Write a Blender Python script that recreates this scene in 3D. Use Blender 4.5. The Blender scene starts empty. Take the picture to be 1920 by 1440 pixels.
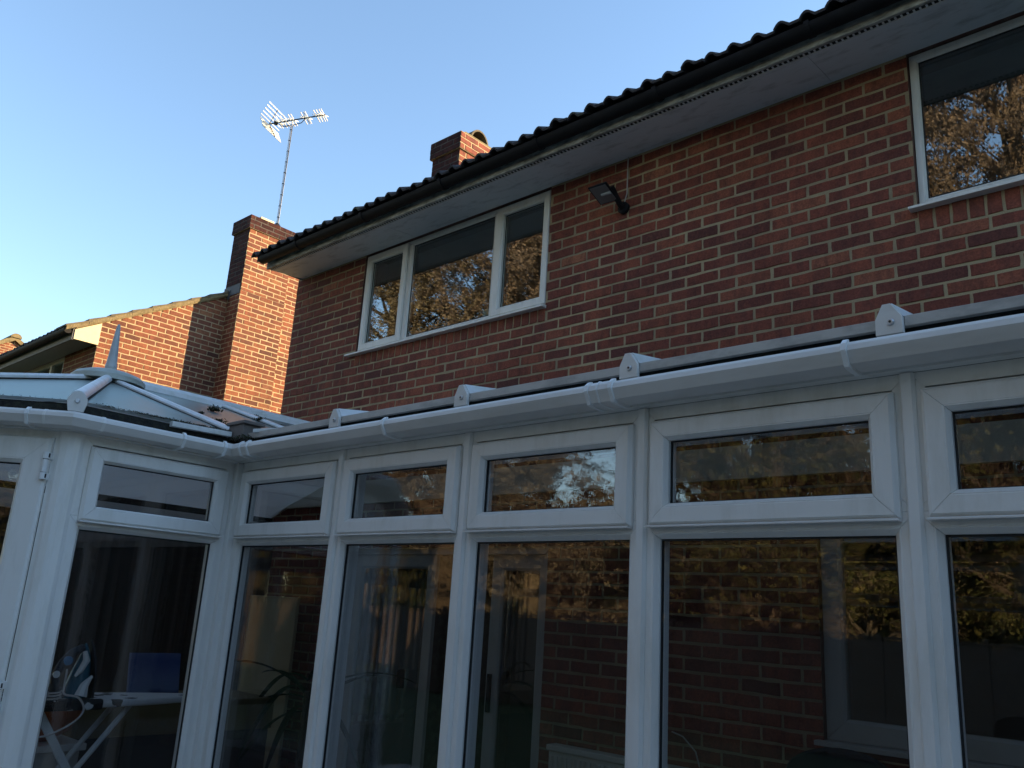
import bpy, bmesh, math, random
import numpy as np
from mathutils import Vector, Matrix
random.seed(7); rng = np.random.default_rng(7)
S = bpy.context.scene
C = S.collection
R = math.radians

# ------------------------------------------------------------------ materials
def nodes(name):
    m = bpy.data.materials.new(name); m.use_nodes = True
    nt = m.node_tree; nt.nodes.clear()
    return m, nt, nt.nodes.new('ShaderNodeOutputMaterial')
def N(nt, t, **kw):
    n = nt.nodes.new('ShaderNode' + t)
    for k, v in kw.items():
        if k.startswith('i_'):
            key = k[2:].replace('_', ' ')
            n.inputs[key].default_value = v
        else: setattr(n, k, v)
    return n
def noise(nt, scale, detail=4, rough=.55, coord='Object', stretch=None):
    tc = N(nt, 'TexCoord'); n = N(nt, 'TexNoise', i_Scale=scale, i_Detail=detail, i_Roughness=rough)
    if stretch:
        mp = N(nt, 'Mapping'); mp.inputs['Scale'].default_value = stretch
        nt.links.new(tc.outputs[coord], mp.inputs[0]); nt.links.new(mp.outputs[0], n.inputs['Vector'])
    else: nt.links.new(tc.outputs[coord], n.inputs['Vector'])
    return n
def ramp(nt, src, stops):
    r = N(nt, 'ValToRGB'); e = r.color_ramp.elements
    while len(e) < len(stops): e.new(.5)
    for a, (p, c) in zip(e, stops): a.position = p; a.color = (*c, 1) if len(c) == 3 else c
    nt.links.new(src, r.inputs[0]); return r
def mixc(nt, fac, a, b, mode='MIX'):
    m = N(nt, 'MixRGB', blend_type=mode)
    for i, s in ((0, fac), (1, a), (2, b)):
        if isinstance(s, (int, float)): m.inputs[i].default_value = s
        elif isinstance(s, tuple): m.inputs[i].default_value = (*s, 1)
        else: nt.links.new(s, m.inputs[i])
    return m.outputs[0]
def bump(nt, src, strength, dist=.01):
    b = N(nt, 'Bump', i_Strength=strength, i_Distance=dist); nt.links.new(src, b.inputs['Height']); return b.outputs[0]
def simple(name, col, rough=.5, metal=0, dirt=None, dscale=6, damt=.5, bmp=0, bscale=80, spec=.5, stretch=None, lo=.45, hi=.75):
    m, nt, out = nodes(name)
    p = N(nt, 'BsdfPrincipled', i_Roughness=rough, i_Metallic=metal)
    p.inputs['Specular IOR Level'].default_value = spec
    if dirt:
        n = noise(nt, dscale, 6, .65, stretch=stretch)
        r = ramp(nt, n.outputs['Fac'], [(lo, (0, 0, 0)), (hi, (damt,) * 3)])
        nt.links.new(mixc(nt, r.outputs[0], col, dirt), p.inputs['Base Color'])
    else: p.inputs['Base Color'].default_value = (*col, 1)
    if bmp:
        nt.links.new(bump(nt, noise(nt, bscale, 5).outputs['Fac'], bmp), p.inputs['Normal'])
    nt.links.new(p.outputs[0], out.inputs[0]); return m

def brick_mat(name, tint=(1, 1, 1), mott=.8, bl=.16):
    m, nt, out = nodes(name)
    at = N(nt, 'Attribute', attribute_name='tone')
    r = ramp(nt, at.outputs['Fac'], [(0, (.11, .045, .043)), (.2, (.155, .056, .049)), (.45, (.215, .068, .053)), (.75, (.255, .082, .058)), (.92, (.29, .105, .07)), (1, (.34, .14, .09))])
    # drag-faced mottling: dark patches running down each brick
    mo = noise(nt, 13, 6, .72, stretch=(1, 1, .4))
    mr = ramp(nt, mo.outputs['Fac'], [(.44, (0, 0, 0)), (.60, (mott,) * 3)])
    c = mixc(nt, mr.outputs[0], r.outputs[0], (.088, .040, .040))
    fine = noise(nt, 95, 5, .75)
    fr = ramp(nt, fine.outputs['Fac'], [(.3, (.60, .60, .62)), (.7, (1.32, 1.26, 1.22))])
    c = mixc(nt, 1.0, c, fr.outputs[0], 'MULTIPLY')
    bloom = noise(nt, 3.1, 6, .7)
    br = ramp(nt, bloom.outputs['Fac'], [(.62, (0, 0, 0)), (.78, (bl,) * 3)])
    c = mixc(nt, br.outputs[0], c, (.42, .36, .30))
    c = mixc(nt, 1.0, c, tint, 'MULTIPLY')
    st = noise(nt, .9, 6, .68, stretch=(1.3, 1.3, .55)); stn = ramp(nt, st.outputs['Fac'], [(.40, (.80, .80, .82)), (.60, (1.10, 1.08, 1.05))])
    c = mixc(nt, 1.0, c, stn.outputs[0], 'MULTIPLY')       # weather stains and repaired patches across many bricks
    p = N(nt, 'BsdfPrincipled', i_Roughness=.9); p.inputs['Specular IOR Level'].default_value = .2
    nt.links.new(c, p.inputs['Base Color'])
    b1 = N(nt, 'Math', operation='ADD'); nt.links.new(fine.outputs['Fac'], b1.inputs[0]); nt.links.new(noise(nt, 45, 4).outputs['Fac'], b1.inputs[1])
    nt.links.new(bump(nt, b1.outputs[0], .55, .004), p.inputs['Normal'])
    nt.links.new(p.outputs[0], out.inputs[0]); return m
def mortar_mat(name, col=(.47, .375, .235), dark=(.27, .21, .145)):
    m, nt, out = nodes(name)
    n = noise(nt, 1.3, 6, .7); r = ramp(nt, n.outputs['Fac'], [(.35, dark), (.6, col)])
    f = noise(nt, 220, 4, .7); fr = ramp(nt, f.outputs['Fac'], [(.3, (.75,) * 3), (.7, (1.2,) * 3)])
    p = N(nt, 'BsdfPrincipled', i_Roughness=.95); p.inputs['Specular IOR Level'].default_value = .1
    nt.links.new(mixc(nt, 1., r.outputs[0], fr.outputs[0], 'MULTIPLY'), p.inputs['Base Color'])
    nt.links.new(bump(nt, f.outputs['Fac'], .6, .004), p.inputs['Normal'])
    nt.links.new(p.outputs[0], out.inputs[0]); return m
def glass_mat(name, f0=.09, tint=(.80, .86, .84), wob=.0, wscale=4, rough=0., wob2=0., s2=18):
    """clear double-glazed pane: see-through plus a mirror share that grows at grazing angles; slightly wavy"""
    m, nt, out = nodes(name)
    lw = N(nt, 'LayerWeight', i_Blend=.5)
    pw = N(nt, 'Math', operation='POWER'); pw.inputs[1].default_value = 5
    nt.links.new(lw.outputs['Facing'], pw.inputs[0])
    mu = N(nt, 'Math', operation='MULTIPLY_ADD'); mu.inputs[1].default_value = 1 - f0; mu.inputs[2].default_value = f0
    nt.links.new(pw.outputs[0], mu.inputs[0])
    g = N(nt, 'BsdfGlossy', i_Roughness=rough); g.inputs['Color'].default_value = (1, 1, 1, 1)
    if wob:
        h = noise(nt, wscale, 2, .5)
        bb = bump(nt, h.outputs['Fac'], wob, .02)
        if wob2:
            h2 = noise(nt, s2, 2, .5, stretch=(1, 1, .7))
            b2 = N(nt, 'Bump', i_Strength=wob2, i_Distance=.004)
            nt.links.new(h2.outputs['Fac'], b2.inputs['Height']); nt.links.new(bb, b2.inputs['Normal']); bb = b2.outputs[0]
        nt.links.new(bb, g.inputs['Normal'])
    t = N(nt, 'BsdfTransparent'); t.inputs['Color'].default_value = (*tint, 1)
    mx = N(nt, 'MixShader'); nt.links.new(mu.outputs[0], mx.inputs[0]); nt.links.new(t.outputs[0], mx.inputs[1]); nt.links.new(g.outputs[0], mx.inputs[2])
    nt.links.new(mx.outputs[0], out.inputs[0]); return m
def roof_glass_mat(name):
    m, nt, out = nodes(name)
    d = noise(nt, 5, 7, .7); r = ramp(nt, d.outputs['Fac'], [(.35, (.30, .36, .36)), (.55, (.36, .37, .32)), (.75, (.30, .24, .16))])
    sp = noise(nt, 130, 3, .8); sr = ramp(nt, sp.outputs['Fac'], [(.62, (0, 0, 0)), (.72, (.7, .7, .7))])
    dif = N(nt, 'BsdfDiffuse'); nt.links.new(mixc(nt, sr.outputs[0], r.outputs[0], (.07, .06, .045)), dif.inputs['Color'])
    tr = N(nt, 'BsdfTranslucent'); tr.inputs['Color'].default_value = (.88, .88, .86, 1)
    a = N(nt, 'MixShader', i_Fac=.64); nt.links.new(dif.outputs[0], a.inputs[1]); nt.links.new(tr.outputs[0], a.inputs[2])
    g = N(nt, 'BsdfGlossy', i_Roughness=.25); g.inputs['Color'].default_value = (.52, .575, .55, 1)
    nt.links.new(bump(nt, sp.outputs['Fac'], .15, .003), g.inputs['Normal'])
    lw = N(nt, 'LayerWeight', i_Blend=.5); pw = N(nt, 'Math', operation='POWER'); pw.inputs[1].default_value = 4
    nt.links.new(lw.outputs['Facing'], pw.inputs[0])
    mu = N(nt, 'Math', operation='MULTIPLY_ADD'); mu.inputs[1].default_value = .80; mu.inputs[2].default_value = .08
    nt.links.new(pw.outputs[0], mu.inputs[0])
    b = N(nt, 'MixShader'); nt.links.new(mu.outputs[0], b.inputs[0]); nt.links.new(a.outputs[0], b.inputs[1]); nt.links.new(g.outputs[0], b.inputs[2])
    nt.links.new(b.outputs[0], out.inputs[0]); return m
def leaf_mat(name, stops):
    m, nt, out = nodes(name)
    at = N(nt, 'Attribute', attribute_name='tone'); r = ramp(nt, at.outputs['Fac'], stops)
    d = N(nt, 'BsdfDiffuse'); t = N(nt, 'BsdfTranslucent')
    nt.links.new(r.outputs[0], d.inputs[0]); nt.links.new(r.outputs[0], t.inputs[0])
    mx = N(nt, 'MixShader', i_Fac=.35); nt.links.new(d.outputs[0], mx.inputs[1]); nt.links.new(t.outputs[0], mx.inputs[2])
    nt.links.new(mx.outputs[0], out.inputs[0]); return m
def tile_mat(name, base=(.045, .04, .042)):
    m, nt, out = nodes(name)
    n = noise(nt, 6, 7, .7); r = ramp(nt, n.outputs['Fac'], [(.3, base), (.55, tuple(c * 1.7 for c in base)), (.72, (.10, .095, .05))])
    p = N(nt, 'BsdfPrincipled', i_Roughness=.9); p.inputs['Specular IOR Level'].default_value = .2
    nt.links.new(r.outputs[0], p.inputs['Base Color'])
    nt.links.new(bump(nt, noise(nt, 60, 6, .7).outputs['Fac'], .9, .01), p.inputs['Normal'])
    nt.links.new(p.outputs[0], out.inputs[0]); return m

M = {}
M['brick'] = brick_mat('red brick', (1.18, 1.20, 1.12), .50)
M['brick_soot_shade'] = brick_mat('soot and shade brick', (.30, .30, .34), .85, .62)  # stained cap bricks; on the chimney sides, shade put into the colour
M['mortar'] = mortar_mat('mortar')
M['mortar_warm'] = mortar_mat('pale mortar', (.50, .39, .24), (.36, .27, .16))
M['mortar_soot_shade'] = mortar_mat('soot and shade mortar', (.11, .095, .085), (.05, .045, .045))  # joints to match: cap soot, and the side shade in the colour
M['brick_pale'] = brick_mat('orange red brick', (1.05, 1.22, .98), .38)
M['pvc'] = simple('white pvc', (.84, .815, .775), .36, dirt=(.46, .43, .34), dscale=7, damt=.42, bmp=.04, bscale=25, stretch=(1.6, 1.6, .35), lo=.48, hi=.80)
M['pvc_gutter'] = simple('gutter pvc', (.77, .735, .695), .38, dirt=(.40, .36, .30), dscale=4, damt=.4, stretch=(.6, .6, 3), bmp=.04, bscale=18)
M['pvc_clean'] = simple('clean white pvc', (.84, .84, .83), .3)
M['alum'] = simple('grey flashing', (.54, .515, .48), .55, metal=.15, dirt=(.18, .17, .16), dscale=9, damt=.6, stretch=(1, 1, 2), bmp=.05)
M['gasket'] = simple('black gasket', (.012, .012, .013), .6)
M['black'] = simple('black plastic', (.008, .008, .011), .7, dirt=(.02, .02, .022), dscale=9, damt=.5, spec=.25)
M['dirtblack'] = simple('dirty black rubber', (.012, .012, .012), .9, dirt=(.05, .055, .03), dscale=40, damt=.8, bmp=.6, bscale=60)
M['fascia'] = simple('weathered fascia', (.60, .585, .54), .7, dirt=(.05, .05, .045), dscale=9, damt=.92, stretch=(.7, 1, 2.2), lo=.36, hi=.68)
M['soffit'] = simple('painted soffit', (.80, .80, .80), .7, dirt=(.30, .285, .26), dscale=6, damt=.6, stretch=(.8, 2.2, 1), lo=.52, hi=.75, bmp=.05, bscale=12)
M['cream'] = simple('cream painted board', (.66, .56, .36), .6, dirt=(.5, .4, .25), dscale=8, damt=.4)
M['tile'] = tile_mat('dark concrete tile')
M['tile_moss'] = tile_mat('mossy tile', (.10, .085, .06))
M['verge'] = simple('mossy verge mortar', (.22, .17, .09), .95, dirt=(.09, .075, .035), dscale=14, damt=.9, bmp=.8, bscale=40)
M['lead'] = simple('lead flashing', (.075, .08, .09), .7, metal=0., dirt=(.1, .1, .1), dscale=8)
M['glass'] = glass_mat('window glass', .17, wob=.014, wscale=1.6)
M['glass_wavy'] = glass_mat('wavy window glass', .064, (.88, .89, .90), wob=.05, wscale=2.2, wob2=.022, s2=42)
M['roof_glass'] = roof_glass_mat('dirty roof glass')
M['pale_plastic'] = simple('weathered pale plastic', (.48, .51, .47), .5, dirt=(.27, .28, .2), dscale=6, damt=.7)
M['dimmed_frame'] = simple('dimmed indoor frame', (.47, .46, .44), .45, dirt=(.3, .28, .25), dscale=4)  # indoor pvc, its colour darkened to look dim behind the glass
M['finial'] = simple('grey blue plastic', (.52, .54, .54), .45, dirt=(.25, .26, .26), dscale=6)
M['white_roof'] = simple('white roof bar', (.76, .77, .77), .35, dirt=(.42, .44, .3), dscale=9, damt=.5)
M['moss'] = simple('moss', (.035, .04, .018), 1, dirt=(.012, .012, .01), dscale=30, damt=.9, bmp=.9, bscale=50)
M['brown_plastic'] = simple('taupe plastic', (.17, .145, .13), .55, dirt=(.06, .05, .045), dscale=10)
M['metal'] = simple('galvanised steel', (.62, .62, .63), .35, metal=.75, dirt=(.35, .35, .35), dscale=20)
M['alu_bright'] = simple('bright aluminium', (.9, .9, .9), .38, metal=.3)
M['dark_metal'] = simple('dark bracket', (.04, .04, .045), .5, metal=.4)
M['grass'] = simple('lawn', (.05, .075, .025), .95, dirt=(.09, .08, .03), dscale=2, damt=.8, bmp=.9, bscale=40)
M['slab'] = simple('patio slab', (.44, .41, .37), .9, dirt=(.26, .23, .2), dscale=3, damt=.8, bmp=.4, bscale=40)
M['bark'] = simple('bark', (.10, .075, .05), .95, dirt=(.05, .04, .03), dscale=8, damt=.8, bmp=.8, bscale=20)
M['wood_fence'] = simple('fence wood', (.08, .052, .034), .85, dirt=(.08, .05, .03), dscale=5, damt=.7, stretch=(4, 4, .4), bmp=.3)
M['wall_dark'] = simple('room plaster', (.30, .28, .26), .95, dirt=(.24, .22, .2), dscale=3)
M['carpet'] = simple('floor tiles', (.20, .16, .13), .6, dirt=(.13, .1, .08), dscale=3)
M['leaf_gold'] = leaf_mat('golden leaves', [(0, (.09, .078, .062)), (.3, (.16, .135, .10)), (.6, (.24, .205, .145)), (.85, (.30, .255, .165)), (1, (.22, .21, .12))])
M['leaf_rust'] = leaf_mat('rusty leaves', [(0, (.10, .084, .074)), (.4, (.175, .14, .115)), (.75, (.26, .20, .15)), (1, (.32, .26, .19))])
M['leaf_olive'] = leaf_mat('olive leaves', [(0, (.03, .036, .017)), (.4, (.075, .082, .034)), (.75, (.15, .14, .05)), (1, (.25, .21, .07))])
M['leaf_dark'] = leaf_mat('evergreen leaves', [(0, (.014, .024, .010)), (.5, (.03, .05, .016)), (1, (.075, .085, .022))])
M['leaf_house'] = leaf_mat('houseplant leaf', [(0, (.02, .035, .016)), (1, (.035, .06, .025))])

# ------------------------------------------------------------------ mesh builder
ORG = {}
class MB:
    def __init__(s): s.v = []; s.f = []; s.t = []
    def face(s, pts, tone=0.):
        i = len(s.v); s.v.extend([tuple(p) for p in pts]); s.f.append(tuple(range(i, i + len(pts)))); s.t.append(tone)
    def idx(s, verts, faces, tone=0.):
        i = len(s.v); s.v.extend([tuple(p) for p in verts]); s.f.extend([tuple(i + k for k in f) for f in faces]); s.t.extend([tone] * len(faces))
    def box(s, x0, y0, z0, x1, y1, z1, tone=0.):
        s.idx([(x0, y0, z0), (x1, y0, z0), (x1, y1, z0), (x0, y1, z0), (x0, y0, z1), (x1, y0, z1), (x1, y1, z1), (x0, y1, z1)],
              [(0, 3, 2, 1), (4, 5, 6, 7), (0, 1, 5, 4), (1, 2, 6, 5), (2, 3, 7, 6), (3, 0, 4, 7)], tone)
    def xbox(s, xf, u0, u1, v0, v1, d0, d1):
        P = [xf(u, v, d) for d in (d0, d1) for v in (v0, v1) for u in (u0, u1)]
        s.idx(P, [(0, 1, 3, 2), (4, 6, 7, 5), (0, 4, 5, 1), (2, 3, 7, 6), (0, 2, 6, 4), (1, 5, 7, 3)])
    def prism(s, poly, fa, fb):
        """poly: list of 2-D points, fa / fb map a point to the two ends"""
        n = len(poly); A = [fa(*p) for p in poly]; B = [fb(*p) for p in poly]
        s.idx(A + B, [tuple(range(n)), tuple(range(2 * n - 1, n - 1, -1))] + [(i, i + n, (i + 1) % n + n, (i + 1) % n) for i in range(n)])
    def tube(s, pts, r, n=8, cap=True):
        pts = [Vector(p) for p in pts]; rs = r if isinstance(r, (list, tuple)) else [r] * len(pts)
        rings = []; up = None
        for i, p in enumerate(pts):
            a = pts[max(i - 1, 0)]; b = pts[min(i + 1, len(pts) - 1)]; t = (b - a)
            if t.length < 1e-9: t = Vector((0, 0, 1))
            t.normalize()
            if up is None: up = Vector((0, 0, 1)) if abs(t.z) < .9 else Vector((1, 0, 0))
            u = t.cross(up)
            if u.length < 1e-4: u = t.cross(Vector((0, 1, 0)))
            u.normalize(); w = u.cross(t); up = w
            rings.append([p + (u * math.cos(2 * math.pi * k / n) + w * math.sin(2 * math.pi * k / n)) * rs[i] for k in range(n)])
        F = []
        for i in range(len(rings) - 1):
            for k in range(n):
                F.append((i * n + k, i * n + (k + 1) % n, (i + 1) * n + (k + 1) % n, (i + 1) * n + k))
        if cap: F.append(tuple(range(n - 1, -1, -1))); F.append(tuple((len(rings) - 1) * n + k for k in range(n)))
        s.idx([q for r_ in rings for q in r_], F)
    def lathe(s, prof, c, n=20, axis=None):
        c = Vector(c); V = []; F = []
        ax = axis or (Vector((1, 0, 0)), Vector((0, 1, 0)), Vector((0, 0, 1)))
        for r, z in prof:
            for k in range(n):
                a = 2 * math.pi * k / n; V.append(c + ax[0] * r * math.cos(a) + ax[1] * r * math.sin(a) + ax[2] * z)
        for i in range(len(prof) - 1):
            for k in range(n): F.append((i * n + k, i * n + (k + 1) % n, (i + 1) * n + (k + 1) % n, (i + 1) * n + k))
        F.append(tuple(range(n - 1, -1, -1))); F.append(tuple((len(prof) - 1) * n + k for k in range(n)))
        s.idx(V, F)
    def bar(s, a, b, w, h, up=(0, 0, 1), poly=None):
        """a straight bar of section poly (x across, y up) from a to b"""
        a = Vector(a); b = Vector(b); t = (b - a).normalized(); u = t.cross(Vector(up)).normalized(); k = u.cross(t)
        poly = poly or [(-w / 2, 0), (w / 2, 0), (w / 2, h), (-w / 2, h)]
        s.prism(poly, lambda x, y: a + u * x + k * y, lambda x, y: b + u * x + k * y)
    def frame(s, xf, u0, v0, u1, v1, prof, gap=.0006):
        """mitred rectangular frame: prof is a list of (inset, depth)"""
        for side in range(4):
            L = []
            for ins, d in prof:
                a0, b0, a1, b1 = u0 + ins, v0 + ins, u1 - ins, v1 - ins
                c = [(a0, b0), (a1, b0), (a1, b1), (a0, b1)]
                p, q = Vector(c[side]), Vector(c[(side + 1) % 4]); e = (q - p)
                if e.length > 1e-6: e.normalize()
                p = p + e * gap; q = q - e * gap
                L.append((xf(p.x, p.y, d), xf(q.x, q.y, d)))
            n = len(L)
            s.idx([x[0] for x in L] + [x[1] for x in L], [(i, i + 1, n + i + 1, n + i) for i in range(n - 1)] + [tuple(range(n)), tuple(range(2 * n - 1, n - 1, -1))])
    def build(s, name, mat, parent=None, smooth=False, bevel=0, kind=None, tone=False, sharp=35):
        me = bpy.data.meshes.new(name)
        o = (0, 0, 0)
        if parent is not None: o = ORG[parent.name]
        V = [(a - o[0], b - o[1], c - o[2]) for a, b, c in s.v]
        me.from_pydata(V, [], s.f); me.update()
        if tone:
            at = me.attributes.new('tone', 'FLOAT', 'FACE'); at.data.foreach_set('value', s.t)
        else:
            bm = bmesh.new(); bm.from_mesh(me)
            if len(s.f) < 30000:
                bmesh.ops.remove_doubles(bm, verts=bm.verts, dist=1e-5)
                bmesh.ops.recalc_face_normals(bm, faces=bm.faces)
            bm.to_mesh(me); bm.free()
        mats = mat if isinstance(mat, list) else [mat]
        for m_ in mats: me.materials.append(m_)
        ob = bpy.data.objects.new(name, me); C.objects.link(ob)
        if smooth:
            me.polygons.foreach_set('use_smooth', [True] * len(me.polygons))
            try: me.set_sharp_from_angle(angle=R(sharp))
            except Exception: pass
        if parent is not None: ob.parent = parent
        ORG[ob.name] = o
        if bevel:
            b = ob.modifiers.new('bevel', 'BEVEL'); b.width = bevel; b.segments = 2; b.limit_method = 'ANGLE'; b.angle_limit = R(40)
        if kind: ob['kind'] = kind
        return ob
def tag(o, label, cat, group=None):
    o['label'] = label; o['category'] = cat
    if group: o['group'] = group
    return o
def thing(name, label, cat, loc, group=None):
    o = bpy.data.objects.new(name, None); C.objects.link(o); o.location = loc; o.empty_display_size = .2
    ORG[o.name] = tuple(loc); return tag(o, label, cat, group)
def plane_xf(P, ud, nd):
    P, ud, nd = Vector(P), Vector(ud).normalized(), Vector(nd).normalized()
    return lambda u, v, d: P + ud * u + nd * d + Vector((0, 0, v))

# ------------------------------------------------------------------ numbers (eye of the camera is the origin, ground 1.62 m below)
GZ = -1.62; FLOOR = -1.40
WY = 4.265            # rear wall plane of the house
XL, XR = -6.945, 16.0  # house ends; right end extended out of view to shade the garden
SOF = 3.080           # soffit height
DEP = 6.0
YF = WY + DEP

# ------------------------------------------------------------------ bricks
def add_brick(mb, xf, u0, u1, v0, v1, proud, tone, hi=True):
    if hi:
        j = .0011
        pts = []
        n = max(1, int((u1 - u0) / .06)); m_ = 1
        for k in range(n): pts.append((u0 + (u1 - u0) * k / n, v0))
        pts.append((u1, v0)); pts.append((u1, (v0 + v1) / 2))
        for k in range(n): pts.append((u1 - (u1 - u0) * k / n, v1))
        pts.append((u0, v1)); pts.append((u0, (v0 + v1) / 2))
        tilt = random.gauss(0, .0009)
        pts = [(a + random.gauss(0, j), b + random.gauss(0, j) + tilt * (1 if a > (u0 + u1) / 2 else -1)) for a, b in pts]
    else:
        pts = [(u0, v0), (u1, v0), (u1, v1), (u0, v1)]
    n = len(pts); cu, cv = (u0 + u1) / 2, (v0 + v1) / 2; ins = .0022
    inner = [(a + math.copysign(ins, cu - a), b + math.copysign(ins, cv - b)) for a, b in pts]
    V = [xf(a, b, -.003) for a, b in pts] + [xf(a, b, proud - .0018) for a, b in pts] + [xf(a, b, proud) for a, b in inner]
    F = [tuple(range(2 * n, 3 * n))]
    for i in range(n):
        k = (i + 1) % n
        F += [(i, k, n + k, n + i), (n + i, n + k, 2 * n + k, 2 * n + i)]
    mb.idx(V, F, tone)
def tone_():
    return min(1, max(0, random.betavariate(2.6, 2.2)))
def brickwork(mb, mm, xf, seg, z0, z1, uref, zref, proud=.0032, hi=True, rh=.075, L=.225, g=.0075, toneadd=0.):
    k = math.floor((z0 - zref) / rh)
    while zref + k * rh < z1 - .004:
        a, b = zref + k * rh, zref + (k + 1) * rh
        va, vb = max(a, z0), min(b, z1)
        if vb - va > .006:
            for (s0, s1) in seg(va, vb):
                if s1 - s0 < .01: continue
                mm.face([xf(s0, va, 0), xf(s1, va, 0), xf(s1, vb, 0), xf(s0, vb, 0)])
                u = uref + (k % 2) * L / 2; u += math.floor((s0 - u) / L) * L
                while u < s1:
                    p, q = max(u + g, s0 + .001), min(u + L - g, s1 - .001)
                    lo, up = max(a + g, va + .001), min(b - g, vb - .001)
                    if q - p > .03 and up - lo > .02:
                        jit = lambda: random.gauss(0, .0016)
                        add_brick(mb, xf, p + (jit() if p > s0 + .005 else 0), q + (jit() if q < s1 - .005 else 0), lo, up,
                                  proud + random.uniform(-.0022, .0022), min(1, tone_() + toneadd), hi)
                    u += L
        k += 1
def minus(segs, a, b):
    out = []
    for s0, s1 in segs:
        if b <= s0 or a >= s1: out.append((s0, s1)); continue
        if a > s0: out.append((s0, a))
        if b < s1: out.append((b, s1))
    return out

# ------------------------------------------------------------------ the house
house = thing('brick_house', 'red brick house with black gutter above white upstairs windows, behind the white conservatory', 'house', (0, WY, GZ))
W1 = (-5.875, -3.695, 2.118, SOF)      # upper window left
W2 = (-1.195, .95, 2.135, SOF)         # upper window right
DOOR = (-5.66, -3.56, FLOOR, .45)
W3 = (-1.785, .75, -.50, .62)
OPEN = [W1, W2, DOOR, W3]
SOLD = [(W1[0] - .0, W1[1], 2.016), (W2[0], W2[1], 2.016)]
xw = plane_xf((0, WY, 0), (1, 0, 0), (0, -1, 0))
def rear_seg(a, b):
    s = [(XL, XR)]; c = (a + b) / 2
    for (x0, x1, z0, z1) in OPEN:
        if z0 - .001 < c < z1 + .001: s = minus(s, x0, x1)
    for (x0, x1, z0) in SOLD:
        if z0 < c < 2.6: s = minus(s, x0, x1)
    return s
def clip_seg(f, x1):
    return lambda a, b: [(s0, min(s1, x1)) for s0, s1 in f(a, b) if s0 < x1]
bw, mw = MB(), MB()
brickwork(bw, mw, xw, clip_seg(rear_seg, 1.35), -1.55, SOF, -1.2055, 3.066)
for (x0, x1, z0), W in zip(SOLD, (W1, W2)):
    mw.face([xw(x0, z0, 0), xw(x1, z0, 0), xw(x1, W[2], 0), xw(x0, W[2], 0)])
    u = x0
    while u < x1 - .03:
        add_brick(bw, xw, u + .0065, min(u + .0715, x1), z0 + .0075, W[2] - .002, .005 + random.uniform(-.002, .002), min(1, .45 + .4 * random.random()))
        u += .0783
wall = bw.build('wall', M['brick'], house, tone=True)
mw.build('mortar', M['mortar'], wall)
# brick face carries on, far out of view, as one masonry core with the real openings; its reveals show beside the windows
core = MB()
xs = sorted({XL, XR, *[o[0] for o in OPEN], *[o[1] for o in OPEN]}); zs = sorted({GZ - .3, SOF + .1, *[o[2] for o in OPEN], *[o[3] for o in OPEN]})
for i in range(len(xs) - 1):
    for k in range(len(zs) - 1):
        cx, cz = (xs[i] + xs[i + 1]) / 2, (zs[k] + zs[k + 1]) / 2
        if any(o[0] < cx < o[1] and o[2] < cz < o[3] for o in OPEN): continue
        core.box(xs[i], WY + .003, zs[k], xs[i + 1], WY + .25, zs[k + 1])
for x0, x1 in ((XL, XL + .25), (XR - .25, XR)):
    core.box(x0, WY + .252, GZ - .3, x1, YF, SOF + .1)
core.box(XL + .252, YF - .25, GZ - .3, XR - .252, YF, SOF + .1)
for x0, x1 in ((XL, XL + .25), (XR - .25, XR)):
    core.prism([(WY + .252, SOF + .105), (YF - .26, SOF + .105), ((WY + YF) / 2, SOF + .1 + (DEP / 2 - .27) * .55)], lambda y, z, x0=x0: (x0, y, z), lambda y, z, x1=x1: (x1, y, z))
core.build('masonry', simple('brick reveal', (.12, .05, .04), .95, dirt=(.2, .15, .11), dscale=14, damt=.7), house)
inn = MB()
inn.box(XL + .26, WY + .26, .95, XR - .26, YF - .26, 1.2)
inn.box(XL + .26, WY + .26, SOF + .11, XR - .26, YF - .26, SOF + .13)
inn.box(XL + .26, WY + 3.2, GZ, XR - .26, WY + 3.3, .949)
inn.box(XL + .26, WY + 3.2, 1.201, XR - .26, WY + 3.3, SOF + .109)
inn.build('room_lining', M['wall_dark'], house)
# eaves
f = MB(); f.box(XL + .055, 3.868, 3.044, XR, 3.888, 3.200); f.box(XL + .055, 3.8885, 3.064, XL + .073, 4.262, 3.24)
f.build('fascia', M['fascia'], house, bevel=.002)
so = MB()
jx = [XL + .075, -5.2, -3.86, -1.60, .6, 3.0, XR]
for a, b in zip(jx, jx[1:]): so.prism([(3.9145, 3.044), (WY, SOF - .004), (WY, SOF + .01), (3.9145, 3.058)], lambda y, z, a=a: (a + .0015, y, z), lambda y, z, b=b: (b - .0015, y, z))
so.build('soffit', M['soffit'], house)
v = MB(); v.box(XL + .075, 3.889, 3.046, XR, 3.913, 3.066)
vent = v.build('vent_strip', M['gasket'], house)
v = MB(); x = XL + .08
while x < 2.0: v.box(x, 3.8905, 3.0425, x + .010, 3.9105, 3.0455); x += .030
v.box(XL + .075, 3.9107, 3.0400, 2.0, 3.914, 3.0458)
v.build('vent_grille', M['soffit'], vent)
g = MB(); GY, GZc, GR = 3.812, 3.130, .052
prof = [(GY + GR * math.cos(a), GZc - GR * math.sin(a)) for a in np.linspace(0, math.pi, 13)] + [(GY + (GR - .005) * math.cos(a), GZc - (GR - .005) * math.sin(a)) for a in np.linspace(math.pi, 0, 13)]
g.prism(prof, lambda y, z: (XL + .07, y, z), lambda y, z: (XR, y, z))
g.prism([(GY + (GR + .003) * math.cos(a), GZc + .004 - (GR + .003) * math.sin(a)) for a in np.linspace(-.1, math.pi + .1, 15)], lambda y, z: (XL + .058, y, z), lambda y, z: (XL + .0699, y, z))
gut = g.build('gutter', M['black'], house, smooth=True)
x = -6.3
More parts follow.
